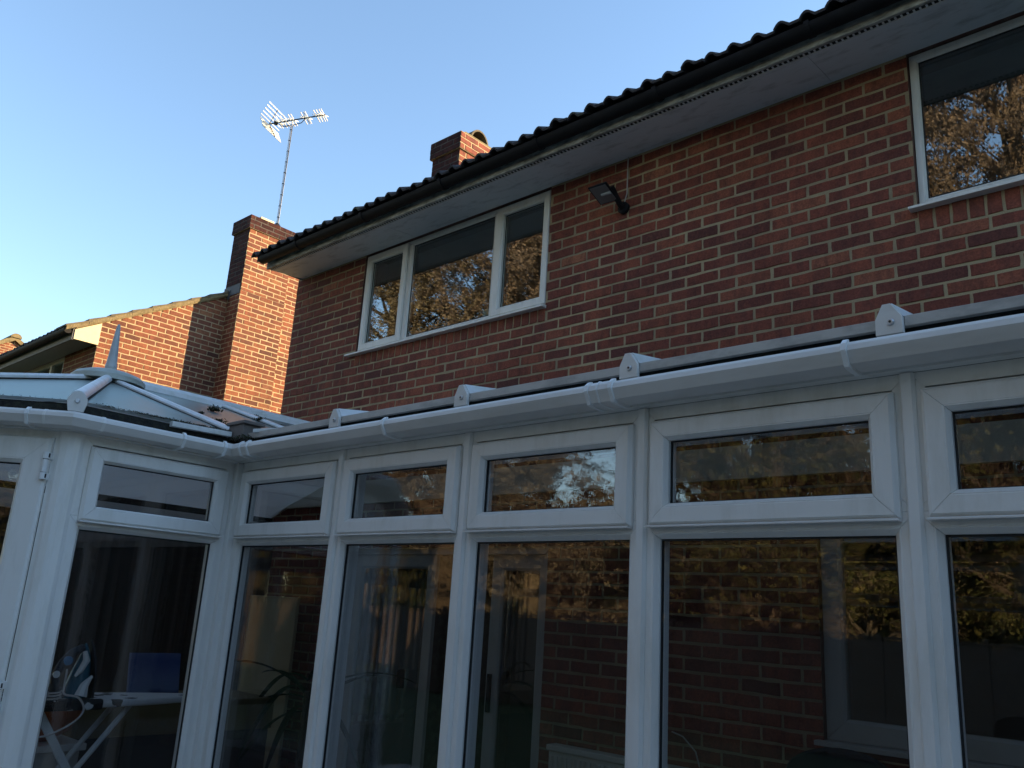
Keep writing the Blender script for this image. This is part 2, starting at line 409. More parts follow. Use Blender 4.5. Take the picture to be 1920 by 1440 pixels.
while x < 1.5:
    g = MB(); pr = [(GY + (GR + .006) * math.cos(a), GZc - (GR + .006) * math.sin(a)) for a in np.linspace(-.15, math.pi + .15, 13)] + [(GY + (GR + .001) * math.cos(a), GZc - (GR + .001) * math.sin(a)) for a in np.linspace(math.pi + .15, -.15, 13)]
    g.prism(pr, lambda y, z, x=x: (x, y, z), lambda y, z, x=x: (x + .03, y, z)); x += .95
    g.build('gutter_bracket', M['black'], gut)
# roof tiles: double-roman rolls, course by course
def tiled_slope(mb, xa, xb, y0, z0, y1, pitch, seed, pitchw=.1425, course=.30, th=.014, roll=.036):
    rr = random.Random(seed); t = math.tan(pitch); n = int((y1 - y0) / (course * math.cos(pitch))) + 1
    prof = []
    steps = 10
    nx = int((xb - xa) / pitchw)
    for k in range(n):
        ya = y0 + k * course * math.cos(pitch); yb = min(ya + (course + .05) * math.cos(pitch), y1)
        za = z0 + (ya - y0) * t; zb = z0 + (yb - y0) * t - .016
        for i in range(nx):
            dz = rr.gauss(0, .0028); dy = rr.gauss(0, .005)
            P = []
            for s_ in range(steps + 1):
                q = s_ / steps; h = roll * math.sin(math.pi * min(1, q / .55)) ** .8 if q < .55 else 0
                P.append((xa + (i + q) * pitchw, h))
            U = [(x, ya + dy, za + h + dz) for x, h in P]; U2 = [(x, yb + .0, zb + h + dz) for x, h in P]; D = [(x, ya + dy + .004, za + h + dz - th) for x, h in P]; D2 = [(x, yb, zb + h + dz - th) for x, h in P]
            m_ = steps + 1
            mb.idx(U + U2 + D + D2, [(a, a + 1, m_ + a + 1, m_ + a) for a in range(steps)] + [(2 * m_ + a, 2 * m_ + a + 1, a + 1, a) for a in range(steps)] + [(2 * m_ + a, 3 * m_ + a, 3 * m_ + a + 1, 2 * m_ + a + 1) for a in range(steps)] + [(0, m_, 3 * m_, 2 * m_), (steps, 2 * m_ + steps, 3 * m_ + steps, m_ + steps)])
PITCH = R(29)
YR = (WY + YF) / 2
roof = MB()
tiled_slope(roof, XL - .035, -XL * 0 + 1.8, 3.735, 3.152, YR, PITCH, 3)
roof_o = roof.build('roof', M['tile'], house)
rs = MB(); zt = 3.16 + (YR - 3.735) * math.tan(PITCH)
rs.prism([(3.80, 3.15), (YR, zt - .05), (2 * YR - 3.80, 3.15), (2 * YR - 3.80, 3.11), (YR, zt - .10), (3.80, 3.11)], lambda y, z: (XL - .02, y, z), lambda y, z: (XR + .03, y, z))
rs.build('roof_deck', M['tile'], roof_o)
rs = MB(); rs.tube([(XL - .03, YR, zt - .02), (XR, YR, zt - .02)], .11, 14); rs.build('ridge', M['tile'], roof_o, smooth=True)
# chimney of this house: stands on the left gable, like the neighbour's
def chimney(root, xa, xb, ya, yb, z0, zcap, ztop, mat_l, mat_r, name='chimney', hi=True, over=.028, capsoot=False):
    c = MB(); c.box(xa + .004, ya + .004, z0, xb - .004, yb - .004, zcap - .001)
    c.box(xa - over + .004, ya - over + .004, zcap, xb + over - .004, yb + over - .004, ztop)
    o = c.build(name, M['mortar'], root)
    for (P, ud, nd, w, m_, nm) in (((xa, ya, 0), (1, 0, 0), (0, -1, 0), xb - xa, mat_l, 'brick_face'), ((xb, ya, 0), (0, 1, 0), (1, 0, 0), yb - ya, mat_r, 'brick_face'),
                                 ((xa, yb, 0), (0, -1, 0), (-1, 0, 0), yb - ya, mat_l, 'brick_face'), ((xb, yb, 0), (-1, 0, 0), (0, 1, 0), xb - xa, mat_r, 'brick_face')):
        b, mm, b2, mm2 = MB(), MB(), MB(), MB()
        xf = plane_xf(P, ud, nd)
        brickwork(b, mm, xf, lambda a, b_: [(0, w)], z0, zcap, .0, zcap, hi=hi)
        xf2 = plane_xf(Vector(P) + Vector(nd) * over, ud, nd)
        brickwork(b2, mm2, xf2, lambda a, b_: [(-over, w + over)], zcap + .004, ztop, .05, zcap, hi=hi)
        b.build(nm, M[m_], o, tone=True); mm.build('mortar_joints', M['mortar_soot_shade' if m_ == 'brick_soot_shade' else 'mortar_warm'], o)
        cm = 'brick_soot_shade' if (m_ == 'brick_soot_shade' or capsoot) else m_
        b2.build('cap_course', M[cm], o, tone=True); mm2.build('mortar_joints', M['mortar_soot_shade' if cm == 'brick_soot_shade' else 'mortar_warm'], o)
    return o
CH = chimney(house, -7.28, -6.80, 6.12, 6.86, 3.9, 5.40, 5.63, 'brick_soot_shade', 'brick')
c = MB(); c.prism([(6.13, 5.632), (6.85, 5.632), (6.78, 5.68), (6.2, 5.68)], lambda y, z: (-7.27, y, z), lambda y, z: (-6.81, y, z))
c.build('flaunching', M['verge'], CH)
c = MB()   # half-round clay cowl over the flue, open towards +X
A = np.linspace(0, math.pi, 15)
c.prism([(6.50 + .16 * math.cos(a), 5.67 + .19 * math.sin(a)) for a in A] + [(6.50 + .138 * math.cos(a), 5.67 + .168 * math.sin(a)) for a in A[::-1]], lambda y, z: (-7.18, y, z), lambda y, z: (-6.86, y, z))
c.build('flue_cowl', M['tile_moss'], CH, smooth=True)
c = MB(); c.box(-7.16, 6.37, 5.66, -7.0, 6.63, 5.82); c.build('flue_back', M['black'], CH)

# ------------------------------------------------------------------ windows of the house
SASH = [(0, 0), (0, .014), (.006, .020), (.052, .020), (.066, .006), (.066, -.03), (0, -.03)]
def pane(mb, xf, u0, v0, u1, v1, d, th=.02):
    mb.xbox(xf, u0, u1, v0, v1, d - th, d)
def house_window(root, W, lights, recess=.028, zf=None):
    x0, x1, z0, z1 = W; xf = plane_xf((0, WY + recess, 0), (1, 0, 0), (0, -1, 0))
    f = MB(); zb = z0 + .032
    f.frame(xf, x0 + .004, zb, x1 - .004, z1 - .008, [(0, -.05), (0, 0), (.028, 0), (.028, -.05)])
    for (a, b, kind) in lights[:-1]: f.xbox(xf, b - .026, b + .026, zb + .03, z1 - .04, -.05, -.001)
    o = f.build('window', M['pvc'], root, bevel=.002)
    s = MB(); s.prism([(-.075, z0 - .002), (-.075, z0 + .012), (.02, z0 + .031), (.10, z0 + .031), (.10, z0 - .002)], lambda d, z: (x0 - .085 if x0 > -6 and x0 < -2 else x0 - .03, WY + d + .02, z), lambda d, z: (x1 + .01, WY + d + .02, z))
    s.build('sill', M['pvc'], o, bevel=.002)
    for (a, b, kind) in lights:
        if kind == 'sash':
            m_ = MB(); m_.frame(xf, a + .012, zb + .012, b - .012, z1 - .022, [(i, d + .002) for i, d in SASH]); m_.build('sash', M['pvc'], o)
            q = (a + .07, zb + .07, b - .07, z1 - .08); dd = -.012
        else:
            m_ = MB(); m_.frame(xf, a + .027, zb + .029, b - .027, z1 - .037, [(0, -.002), (.006, -.002), (.016, -.014), (.016, -.03), (0, -.03)]); m_.build('glazing_bead', M['pvc'], o)
            q = (a + .038, zb + .04, b - .038, z1 - .048); dd = -.016
        gk = MB(); gk.frame(xf, q[0], q[1], q[2], q[3], [(.0, dd + .0015), (.012, dd + .0015), (.012, dd - .004), (0, dd - .004)], 0); gk.build('gasket', M['gasket'], o)
        p_ = MB(); pane(p_, xf, *q, dd - .001); p_.build('pane', M['glass'], o)
    return o
house_window(house, W1, [(-5.872, -5.295, 'sash'), (-5.295, -4.255, 'fixed'), (-4.255, -3.698, 'sash')])
house_window(house, W2, [(-1.192, -.13, 'fixed'), (-.13, .945, 'sash')])
cur = MB()
for k in range(60): cur.box(-5.86 + k * .0365, 4.55 + .012 * math.sin(k * 1.3), 2.85, -5.86 + k * .0365 + .034, 4.57 + .012 * math.sin(k * 1.3), SOF - .02)
b = MB(); b.box(-4.40, 4.34, 2.163, -4.30, 4.40, 2.275)
tag(b.build('box', simple('white card', (.6, .57, .5), .7), bevel=.004), 'small cream box standing inside on the sill of the three-light upstairs window', 'box')
# patio door and lower window (seen through the conservatory)
xf = plane_xf((0, WY + .03, 0), (1, 0, 0), (0, -1, 0))
d = MB(); d.frame(xf, DOOR[0] + .003, DOOR[2], DOOR[1] - .003, DOOR[3] - .003, [(0, -.07), (0, .0), (.045, .0), (.045, -.07)])
door = d.build('patio_door', M['dimmed_frame'], house, bevel=.003)
for a, b_, dd in ((-5.61, -4.66, -.02), (-4.12, -3.605, -.055)):
    q = MB(); q.frame(xf, a, DOOR[2] + .05, b_, DOOR[3] - .05, [(0, dd - .03), (0, dd), (.085, dd), (.10, dd - .012), (.10, dd - .03)]); q.build('door_leaf', M['dimmed_frame'], door)
    q = MB(); pane(q, xf, a + .09, DOOR[2] + .14, b_ - .09, DOOR[3] - .14, dd - .02, .012); q.build('pane', M['glass'], door)
q = MB(); q.xbox(xf, -5.52, -5.06, DOOR[2] + .15, DOOR[3] - .15, -.30, -.28); q.build('net_curtain', simple('net curtain', (.33, .35, .40), .9), door)
for hx in ((-4.09, -4.065, -.62, -.38, -.052, -.03), (-4.93, -4.90, -.55, -.42, -.018, .03)):
    q = MB(); q.xbox(xf, *hx); q.build('handle', M['black'], door)
f = MB(); f.frame(xf, W3[0] + .003, W3[2] + .02, W3[1] - .003, W3[3] - .003, [(0, -.06), (0, 0), (.085, 0), (.10, -.012), (.10, -.05)])
w3 = f.build('window', M['dimmed_frame'], house, bevel=.002)
q = MB(); q.box(W3[0] - .03, WY - .05, W3[2] - .005, W3[1] + .03, WY + .06, W3[2] + .018); q.build('sill', M['dimmed_frame'], w3, bevel=.003)
q = MB(); pane(q, xf, W3[0] + .095, W3[2] + .115, W3[1] - .095, W3[3] - .10, -.03, .02); q.build('pane', M['glass'], w3)

# floodlight on the wall
fl = thing('floodlight', 'black floodlight fixed to the brick wall under the eaves between the upstairs windows', 'floodlight', (-3.06, WY, 2.78))
cx, cz = -3.09, 2.845
ax = Vector((1, .06, 0)).normalized(); fw = Vector((0.02, -.30, -.95)).normalized(); up = ax.cross(fw) * -1
Pf = Vector((-3.085, WY - .175, 2.755))
f = MB()
def bx(mb, c, hx, hy, d0, d1, tap=1.):
    a = [c + ax * (sx * hx * tap) + up * (sy * hy * tap) + fw * d0 for sx, sy in ((-1, -1), (1, -1), (1, 1), (-1, 1))]
    b = [c + ax * (sx * hx) + up * (sy * hy) + fw * d1 for sx, sy in ((-1, -1), (1, -1), (1, 1), (-1, 1))]
    mb.idx(a + b, [(0, 1, 2, 3), (7, 6, 5, 4)] + [(i, (i + 1) % 4, (i + 1) % 4 + 4, i + 4) for i in range(4)])
bx(f, Pf, .066, .080, -.055, 0, .55); bx(f, Pf, .072, .086, .0005, .010)
f.build('lamp_housing', M['black'], fl, bevel=.004)
f = MB(); bx(f, Pf, .062, .076, .0105, .0130); f.build('lens', simple('lamp glass', (.17, .18, .19), .2, spec=.8), fl)
f = MB(); f.tube([Pf + ax * -.01 + fw * .0145, Pf + ax * .06 + fw * .0145], .011, 8); f.build('bulb', simple('bulb', (.4, .42, .44), .2), fl)
f = MB(); f.tube([Pf - fw * .04 + up * -.0 + ax * .05, Vector((-3.03, WY - .055, 2.70)), Vector((-3.03, WY - .004, 2.695))], [.022, .020, .03], 10)
f.lathe([(.042, 0), (.042, .024), (.032, .032)], (-3.03, WY - .004, 2.695), 18, (Vector((1, 0, 0)), Vector((0, 0, 1)), Vector((0, -1, 0))))
f.build('wall_bracket', M['black'], fl, smooth=True)
f = MB(); f.tube([(-3.005, WY - .012, SOF), (-3.008, WY - .012, 3.0), (-3.008, WY - .013, 2.80), (-3.02, WY - .02, 2.74), (-3.04, WY - .02, 2.71)], .0042, 6)
f.build('cable', simple('grey white cable', (.5, .47, .46), .5), fl, smooth=True)

# ------------------------------------------------------------------ neighbour's house
NX = -11.73; NY = 4.24; NS = 3.262
nb = thing('brick_house', 'sunlit red brick house next door with gable wall and projecting chimney breast', 'house', (NX, NY, GZ))
NP = math.atan2(4.53 - 3.412, 5.934 - 3.909); tN = math.tan(NP)
BX = NX + .375; BY0, BY1 = 6.0, 6.775
xg = plane_xf((NX, 0, 0), (0, 1, 0), (1, 0, 0))
YRn = 7.45
def verge_z(y): return 3.365 + (min(y, 2 * YRn - y) - 3.909) * tN
def gable_seg(a, b):
    c = (a + b) / 2; ylo = max(NY, 3.909 + (c - 3.365) / tN)
    yhi = min(10.2, 2 * YRn - ylo) if ylo > NY else 10.2
    return minus([(ylo, yhi)], BY0 + .004, BY1 - .004) if yhi > ylo else []
b, mm = MB(), MB()
brickwork(b, mm, xg, gable_seg, 1.8, 5.42, NY, 3.504, hi=True)
nw = b.build('wall', M['brick_pale'], nb, tone=True); mm.build('mortar', M['mortar_warm'], nw)
xr = plane_xf((0, NY, 0), (-1, 0, 0), (0, -1, 0))
b, mm = MB(), MB()
brickwork(b, mm, xr, lambda a, b_: [(-NX, -NX + 1.10)] if b_ > 2.2 else [(-NX, -NX + 1.1)], 1.8, NS, -NX, 3.504, hi=False)
q = b.build('rear_wall', M['brick_pale'], nb, tone=True); mm.build('mortar', M['mortar'], q)
c = MB()
c.box(NX - 9, NY + .004, GZ - .3, NX - .004, 10.2, 1.799); c.box(NX - 1.1, NY + .004, 1.8, NX - .004, 10.2, NS + .1)
c.box(NX - 9, NY + .3, 1.8, NX - 1.1, 10.2, NS + .1)
c.prism([(NY, NS + .1), (NY, verge_z(NY)), (YRn, verge_z(YRn)), (10.2, verge_z(10.2)), (10.2, NS + .1)], lambda y, z: (NX - .25, y, z - .004), lambda y, z: (NX - .004, y, z - .004))
c.build('masonry', M['mortar'], nb)
# breast + stack
c = MB(); c.box(NX, BY0 + .004, 1.5, BX - .004, BY1 - .004, 4.6); c.build('chimney_breast_core', M['mortar'], nb)
b, mm = MB(), MB()
brickwork(b, mm, plane_xf((BX, BY0, 0), (0, 1, 0), (1, 0, 0)), lambda a, b_: [(0, BY1 - BY0)], 1.8, 4.55, .0, 3.504)
brickwork(b, mm, plane_xf((NX, BY0, 0), (1, 0, 0), (0, -1, 0)), lambda a, b_: [(0.003, BX - NX)], 1.8, 4.55, .03, 3.504)
q = b.build('chimney_breast', M['brick_pale'], nb, tone=True); mm.build('mortar', M['mortar_warm'], q)
b, mm = MB(), MB()
brickwork(b, mm, plane_xf((NX + .05, BY1 + .03, 0), (0, 1, 0), (1, 0, 0)), lambda a, b_: [(0, .9)], 1.8, 5.235, .07, 3.504)
q = b.build('shoulder', M['brick_pale'], nb, tone=True); mm.build('mortar', M['mortar_warm'], q)
c = MB(); c.box(NX - .1, BY1 + .034, 1.8, NX + .046, BY1 + .926, 5.23); c.build('shoulder_core', M['mortar'], nb)
c = MB(); c.prism([(NX - .1, 5.236), (NX + .07, 5.236), (NX + .06, 5.275), (NX - .1, 5.36)], lambda x, z: (x, BY1 + .02, z), lambda x, z: (x, BY1 + .94, z)); c.build('shoulder_capping', M['verge'], nb)
NCH = chimney(nb, NX - .10, BX, BY0, BY1, 4.552, 5.575, 5.795, 'brick_soot_shade', 'brick_pale', capsoot=True)
c = MB(); c.prism([(NX - .06, 5.797), (BX - .02, 5.797), (BX - .1, 5.825), (NX, 5.825)], lambda x, z: (x, BY0 + .02, z), lambda x, z: (x, BY1 - .02, z)); c.build('flaunching', M['verge'], NCH)
c = MB(); c.box(NX + .10, 6.18, 5.81, NX + .33, 6.42, 5.865); c.build('flue_slab', M['cream'], NCH, bevel=.005)
c = MB(); c.box(NX - .11, BY0 - .012, 4.50, BX - .02, BY0 - .001, 4.66); c.prism([(NX + .07, 4.44), (NX + .09, 4.44), (NX + .09, 4.60), (NX - .12, 4.60), (NX - .12, 4.56)], lambda x, z: (x, BY0 - .02, z), lambda x, z: (x, BY0 - .0125, z)); c.build('lead_flashing', M['lead'], NCH)
# eaves of the neighbour
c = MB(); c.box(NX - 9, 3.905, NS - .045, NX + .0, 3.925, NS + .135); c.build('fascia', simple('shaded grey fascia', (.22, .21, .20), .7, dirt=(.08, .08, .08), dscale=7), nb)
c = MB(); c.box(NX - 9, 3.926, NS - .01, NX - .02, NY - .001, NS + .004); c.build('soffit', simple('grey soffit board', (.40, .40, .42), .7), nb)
c = MB(); c.prism([(3.9255, NS - .035), (NY + .01, NS - .035), (NY + .01, verge_z(NY) - .005), (3.9255, verge_z(3.9255) - .012)], lambda y, z: (NX - .018, y, z), lambda y, z: (NX + .012, y, z)); c.build('eaves_box_end', M['cream'], nb, bevel=.002)
c = MB(); gy, gz, gr = 3.845, NS + .085, .058
pr = [(gy + gr * math.cos(a), gz - gr * math.sin(a)) for a in np.linspace(0, math.pi, 11)] + [(gy + (gr - .005) * math.cos(a), gz - (gr - .005) * math.sin(a)) for a in np.linspace(math.pi, 0, 11)]
c.prism(pr, lambda y, z: (NX - 9, y, z), lambda y, z: (NX - .02, y, z)); c.prism([(gy + gr * math.cos(a), gz - gr * math.sin(a)) for a in np.linspace(0, math.pi, 11)], lambda y, z: (NX - .02, y, z), lambda y, z: (NX - .012, y, z))
c.build('gutter', M['black'], nb, smooth=True)
rf = MB(); tiled_slope(rf, NX - 8.4, NX + .05, 3.80, verge_z(3.80) + .055, YRn, NP, 5, course=.31); nr = rf.build('roof', M['tile'], nb)
rf = MB(); rf.prism([(3.86, verge_z(3.86) + .03), (YRn, verge_z(YRn) + .03), (2 * YRn - 3.86, verge_z(3.86) + .03), (2 * YRn - 3.86, verge_z(3.86) - .0), (YRn, verge_z(YRn) - .0), (3.86, verge_z(3.86) - .0)], lambda y, z: (NX - 9, y, z), lambda y, z: (NX - .02, y, z)); rf.build('roof_deck', M['tile'], nr)
rf = MB()      # verge: stepped tile ends bedded in mossy mortar
ya = 3.80; stp = .31 * math.cos(NP); k = 0
while ya < BY0 - .02:
    yb = min(ya + stp, BY0 - .0)
    rf.prism([(ya, verge_z(ya) + .012), (yb, verge_z(yb) + .006), (yb, verge_z(yb) + .055), (ya, verge_z(ya) + .072)], lambda y, z: (NX - .02, y, z), lambda y, z: (NX + .050 + .004 * math.sin(k * 2.), y, z))
    ya += stp; k += 1
rf.prism([(3.93, verge_z(3.93) - .004), (BY0, verge_z(BY0) - .012), (BY0, verge_z(BY0) + .02), (3.93, verge_z(3.93) + .02)], lambda y, z: (NX - .02, y, z), lambda y, z: (NX + .035, y, z))
rf.prism([(BY1, verge_z(BY1) - .012), (YRn, verge_z(YRn) - .012), (YRn + 1, verge_z(YRn + 1) - .012), (YRn + 1, verge_z(YRn + 1) + .07), (YRn, verge_z(YRn) + .07), (BY1, verge_z(BY1) + .07)], lambda y, z: (NX - .02, y, z), lambda y, z: (NX + .045, y, z))
rf.build('verge', M['verge'], nr)
rf = MB(); ya = 3.80
while ya < BY0 - .02:
    yb = min(ya + stp + .04, BY0 - .0)
    rf.prism([(ya - .015, verge_z(ya) + .060), (yb, verge_z(yb) + .045), (yb, verge_z(yb) + .062), (ya - .015, verge_z(ya) + .085)], lambda y, z: (NX - .3, y, z), lambda y, z: (NX + .058, y, z)); ya += stp
rf.build('verge_tile', M['tile_moss'], nr)
# neighbour window
xf = plane_xf((0, NY + .02, 0), (1, 0, 0), (0, -1, 0))
c = MB(); c.frame(xf, NX - 3.2, 2.25, NX - 1.12, NS - .012, [(0, -.05), (0, 0), (.06, 0), (.06, -.05)])
for mx in (-13.40, -14.1): c.xbox(xf, mx - .035, mx + .035, 2.3, NS - .07, -.05, -.002)
q = c.build('window', M['pvc'], nb)
c = MB(); pane(c, xf, NX - 3.15, 2.30, NX - 1.17, NS - .07, -.02); c.build('pane', M['glass'], q)
c = MB(); c.box(NX - 3.2, NY + .1, 2.2, NX - 1.1, NY + .28, 2.22); c.build('curtain_board', M['wall_dark'], q)

# television aerial on the neighbour's stack
ae = thing('television_aerial', 'silver television aerial on a tall pole fixed to the sunlit chimney', 'aerial', (BX - .02, 6.45, 5.7))
AB = Vector((BX - .09, 6.50, 5.80)); AT = Vector((BX - .09, 6.50, 7.71))
m_ = MB(); m_.tube([AB, AT], .021, 12); m_.build('mast', M['metal'], ae, smooth=True)
for k in range(9): z = 5.98 + k * .2; m_ = MB(); m_.tube([(AB.x, AB.y, z), (AB.x, AB.y, z + .014)], .0225, 12); m_.build('mast_band', M['dark_metal'], ae)
m_ = MB(); m_.lathe([(.07, 5.826), (.05, 5.85), (.03, 5.88)], (AB.x, AB.y, 0), 12); m_.build('mast_foot', M['dark_metal'], ae)
bd = Vector((1, .45, .03)).normalized(); sd = Vector((-bd.y, bd.x, 0)).normalized(); ud = bd.cross(sd).normalized()
if ud.z < 0: ud = -ud
B0 = AT + Vector((0, 0, .07)) - bd * .44
m_ = MB(); m_.tube([B0, B0 + bd * 1.06], .011, 8); m_.tube([B0 + bd * .22 - ud * .07, B0 + bd * .30 - ud * .10, AT - ud * .03, B0 + bd * .62 - ud * .08, B0 + bd * .70 - ud * .0], .007, 6)
m_.build('boom', M['dark_metal'], ae, smooth=True)
m_ = MB(); bx_ = B0 + bd * .12; m_.tube([bx_ - ud * .025, bx_ + ud * .03], .035, 10); m_.build('junction_box', M['black'], ae)
for s_ in (1, -1):          # two wings of the corner reflector
    m_ = MB()
    for k in range(5):
        c_ = B0 + bd * ((.034 if s_ > 0 else .016) * k) + ud * s_ * (.035 + (.050 if s_ > 0 else .040) * k)
        m_.tube([c_ - sd * .27, c_ + sd * .27], .0085, 6)
    m_.build('reflector', M['alu_bright'], ae, smooth=True)
    m_ = MB(); m_.tube([B0 + bd * -.01, B0 + bd * .13 + ud * s_ * .26], .007, 6); m_.build('reflector_arm', M['dark_metal'], ae)
m_ = MB()
for fpos in (.19, .27, .33, .42, .47, .66, .71, .74, .90, .95, 1.0, 1.04):
    for a_ in (.35, -.35):
        c_ = B0 + bd * fpos; e_ = (sd + ud * a_).normalized()
        m_.tube([c_ - e_ * .125, c_ + e_ * .125], .0085, 6)
m_.build('director', M['alu_bright'], ae, smooth=True)
m_ = MB(); m_.tube([bx_ - ud * .02, AT + Vector((.03, 0, -.05)), AB + Vector((.026, .0, 1.0)), AB + Vector((.024, 0, .05))], .005, 6); m_.build('lead', M['black'], ae)

# third house, farther along the row: only its lit gable top shows
T = MB(); T3 = MB(); HX = -26.77; yr, zr = 7.4, 6.98
nb3 = thing('brick_house', 'farther brick house whose sunlit gable top peeks over the dark eaves at the left edge', 'house', (HX, yr, GZ))
xg3 = plane_xf((HX, 0, 0), (0, 1, 0), (1, 0, 0))
def seg3(a, b):
    h = (zr - .12 - (a + b) / 2) / math.tan(R(31)); return [(yr - h, yr + h)] if h > 0 else []
brickwork(T, T3, xg3, seg3, 4.2, zr - .1, 0, 0, hi=False)
q = T.build('wall', M['brick_pale'], nb3, tone=True); T3.build('mortar', M['mortar_warm'], q)
c = MB(); h = (zr - .1 - 4.2) / math.tan(R(31)); c.prism([(yr - h, 4.2), (yr + h, 4.2), (yr, zr - .1)], lambda y, z: (HX - 8, y, z), lambda y, z: (HX - .006, y, z)); c.box(HX - 8, yr - h, GZ, HX - .01, yr + h, 4.199); c.build('masonry', M['mortar'], nb3)
c = MB(); hh = h + .3; tz = math.tan(R(31))
c.prism([(yr - hh, zr - hh * tz), (yr, zr), (yr + hh, zr - hh * tz), (yr + hh, zr - hh * tz - .13), (yr, zr - .13), (yr - hh, zr - hh * tz - .13)], lambda y, z: (HX - 8, y, z), lambda y, z: (HX + .10, y, z))
q = c.build('roof', M['verge'], nb3)
c = MB(); c.prism([(yr + .15 * math.cos(a), zr - .06 + .13 * math.sin(a)) for a in np.linspace(0, math.pi, 11)], lambda y, z: (HX - 8, y, z), lambda y, z: (HX + .14, y, z)); c.build('ridge', M['verge'], q, smooth=True)

# ------------------------------------------------------------------ conservatory
cons = thing('conservatory', 'white framed glazed conservatory with white gutter along the foot of the brick house', 'conservatory', (-1.8, 2.0, GZ))
CY = 2.0; CX = -3.534
P0 = Vector((CX, 1.25, 0)); P1 = P0 + Vector((-1, -1, 0)).normalized() * 1.38
P2 = Vector((-10.4 - P1.x, P1.y, 0)); P3 = Vector((-10.4 - CX, 1.25, 0)); P4 = Vector((-10.4 - CX, WY, 0))
ZB = -1.05; ZT = .60; ZM = .279
LOW = [(0, -.06), (0, 0), (.032, 0), (.034, -.0012), (.036, 0), (.038, -.001), (.050, -.016), (.050, -.06)]
VF = [(0, -.06), (0, -.0005), (.036, -.0005), (.036, -.06)]
VS = [(0, .001), (0, .012), (.009, .024), (.046, .024), (.048, .0228), (.050, .0235), (.060, .010), (.060, -.02), (.02, -.02), (.02, .001)]
def module(xf, u0, u1, vent=True, zb=ZB, parent=cons, glass='glass_wavy'):
    f = MB(); f.frame(xf, u0 + .001, zb, u1 - .001, ZM, LOW)
    f.frame(xf, u0 + .001, ZM + .001, u1 - .001, ZT, VF)
    o = f.build('window', M['pvc'], parent)
    s = MB(); s.frame(xf, u0 + .030, .262, u1 - .030, .557, VS); s.build('sash', M['pvc'], o)
    dr = MB(); dr.prism([(.0245, .2625), (.030, .2595), (.030, .2565), (.002, .2565), (.002, .2615)], lambda d, z: xf(u0 + .03, z, d), lambda d, z: xf(u1 - .03, z, d)); dr.build('drip_bar', M['pvc_gutter'], o)
    for (a, b, c, d_, dd) in ((u0 + .088, .320, u1 - .088, .499, .000), (u0 + .0495, zb + .0495, u1 - .0495, ZM - .0495, -.022)):
        g = MB(); g.frame(xf, a, b, c, d_, [(-.0, dd), (.0055, dd), (.0055, dd - .008), (0, dd - .008)], 0); g.build('gasket', M['gasket'], o)
        g = MB(); tl = random.gauss(0, .0012), random.gauss(0, .0012)
        g.xbox(lambda u, v, d, tl=tl: xf(u, v, d + tl[0] * (u - a) / (c - a) + tl[1] * (v - b)), a + .001, c - .001, b + .001, d_ - .001, dd - .020, dd - .003)
        g.build('pane', M[glass], o)
        g = MB(); g.frame(xf, a - .012, b - .012, c + .012, d_ + .012, [(0, dd - .022), (.0115, dd - .022), (.0115, dd - .034), (0, dd - .034)], 0); g.build('inner_bead', M['pvc_gutter'], o)
    return o
def post(xf, u, w=.034, zb=ZB, zt=.598):
    p = MB(); p.prism([(-w / 2, .0006), (-w / 2, .005), (-w / 2 + .006, .014), (w / 2 - .006, .014), (w / 2, .005), (w / 2, .0006)], lambda a, d: xf(u + a, zb, d), lambda a, d: xf(u + a, zt, d))
    p.xbox(xf, u - .028, u + .028, zb, zt, -.10, -.0605)
    return p.build('post', M['pvc'], cons)
xF = plane_xf((0, CY, 0), (1, 0, 0), (0, -1, 0))
PX = [CX + .028, -2.751, -2.043, -1.334, -.609, .116, .841, 1.566]
for a, b in zip(PX, PX[1:]): module(xF, a, b)
for u in PX[1:-1]: post(xF, u)
xS = plane_xf((CX, CY, 0), (0, -1, 0), (1, 0, 0))
module(xS, .028, CY - 1.25 - .052)
# inner corner post and the splayed outer corner post
p = MB(); p.box(CX - .06, CY - .0275, ZB, CX + .0275, CY + .06, .598); p.build('post', M['pvc'], cons, bevel=.004)
xD = plane_xf(P0, P1 - P0, (1, -1, 0))
p = MB()
outl = [(CX + .0, 1.302), (CX + .010, 1.300), (CX + .014, 1.285), (CX + .012, 1.262), (CX + .004, 1.240), (CX - .012, 1.222), (CX - .022, 1.216), (CX - .030, 1.222), (CX - .07, 1.26), (CX - .07, 1.302)]
p.prism(outl, lambda x, y: (x, y, ZB), lambda x, y: (x, y, .600)); p.build('post', M['pvc'], cons, bevel=.0025)
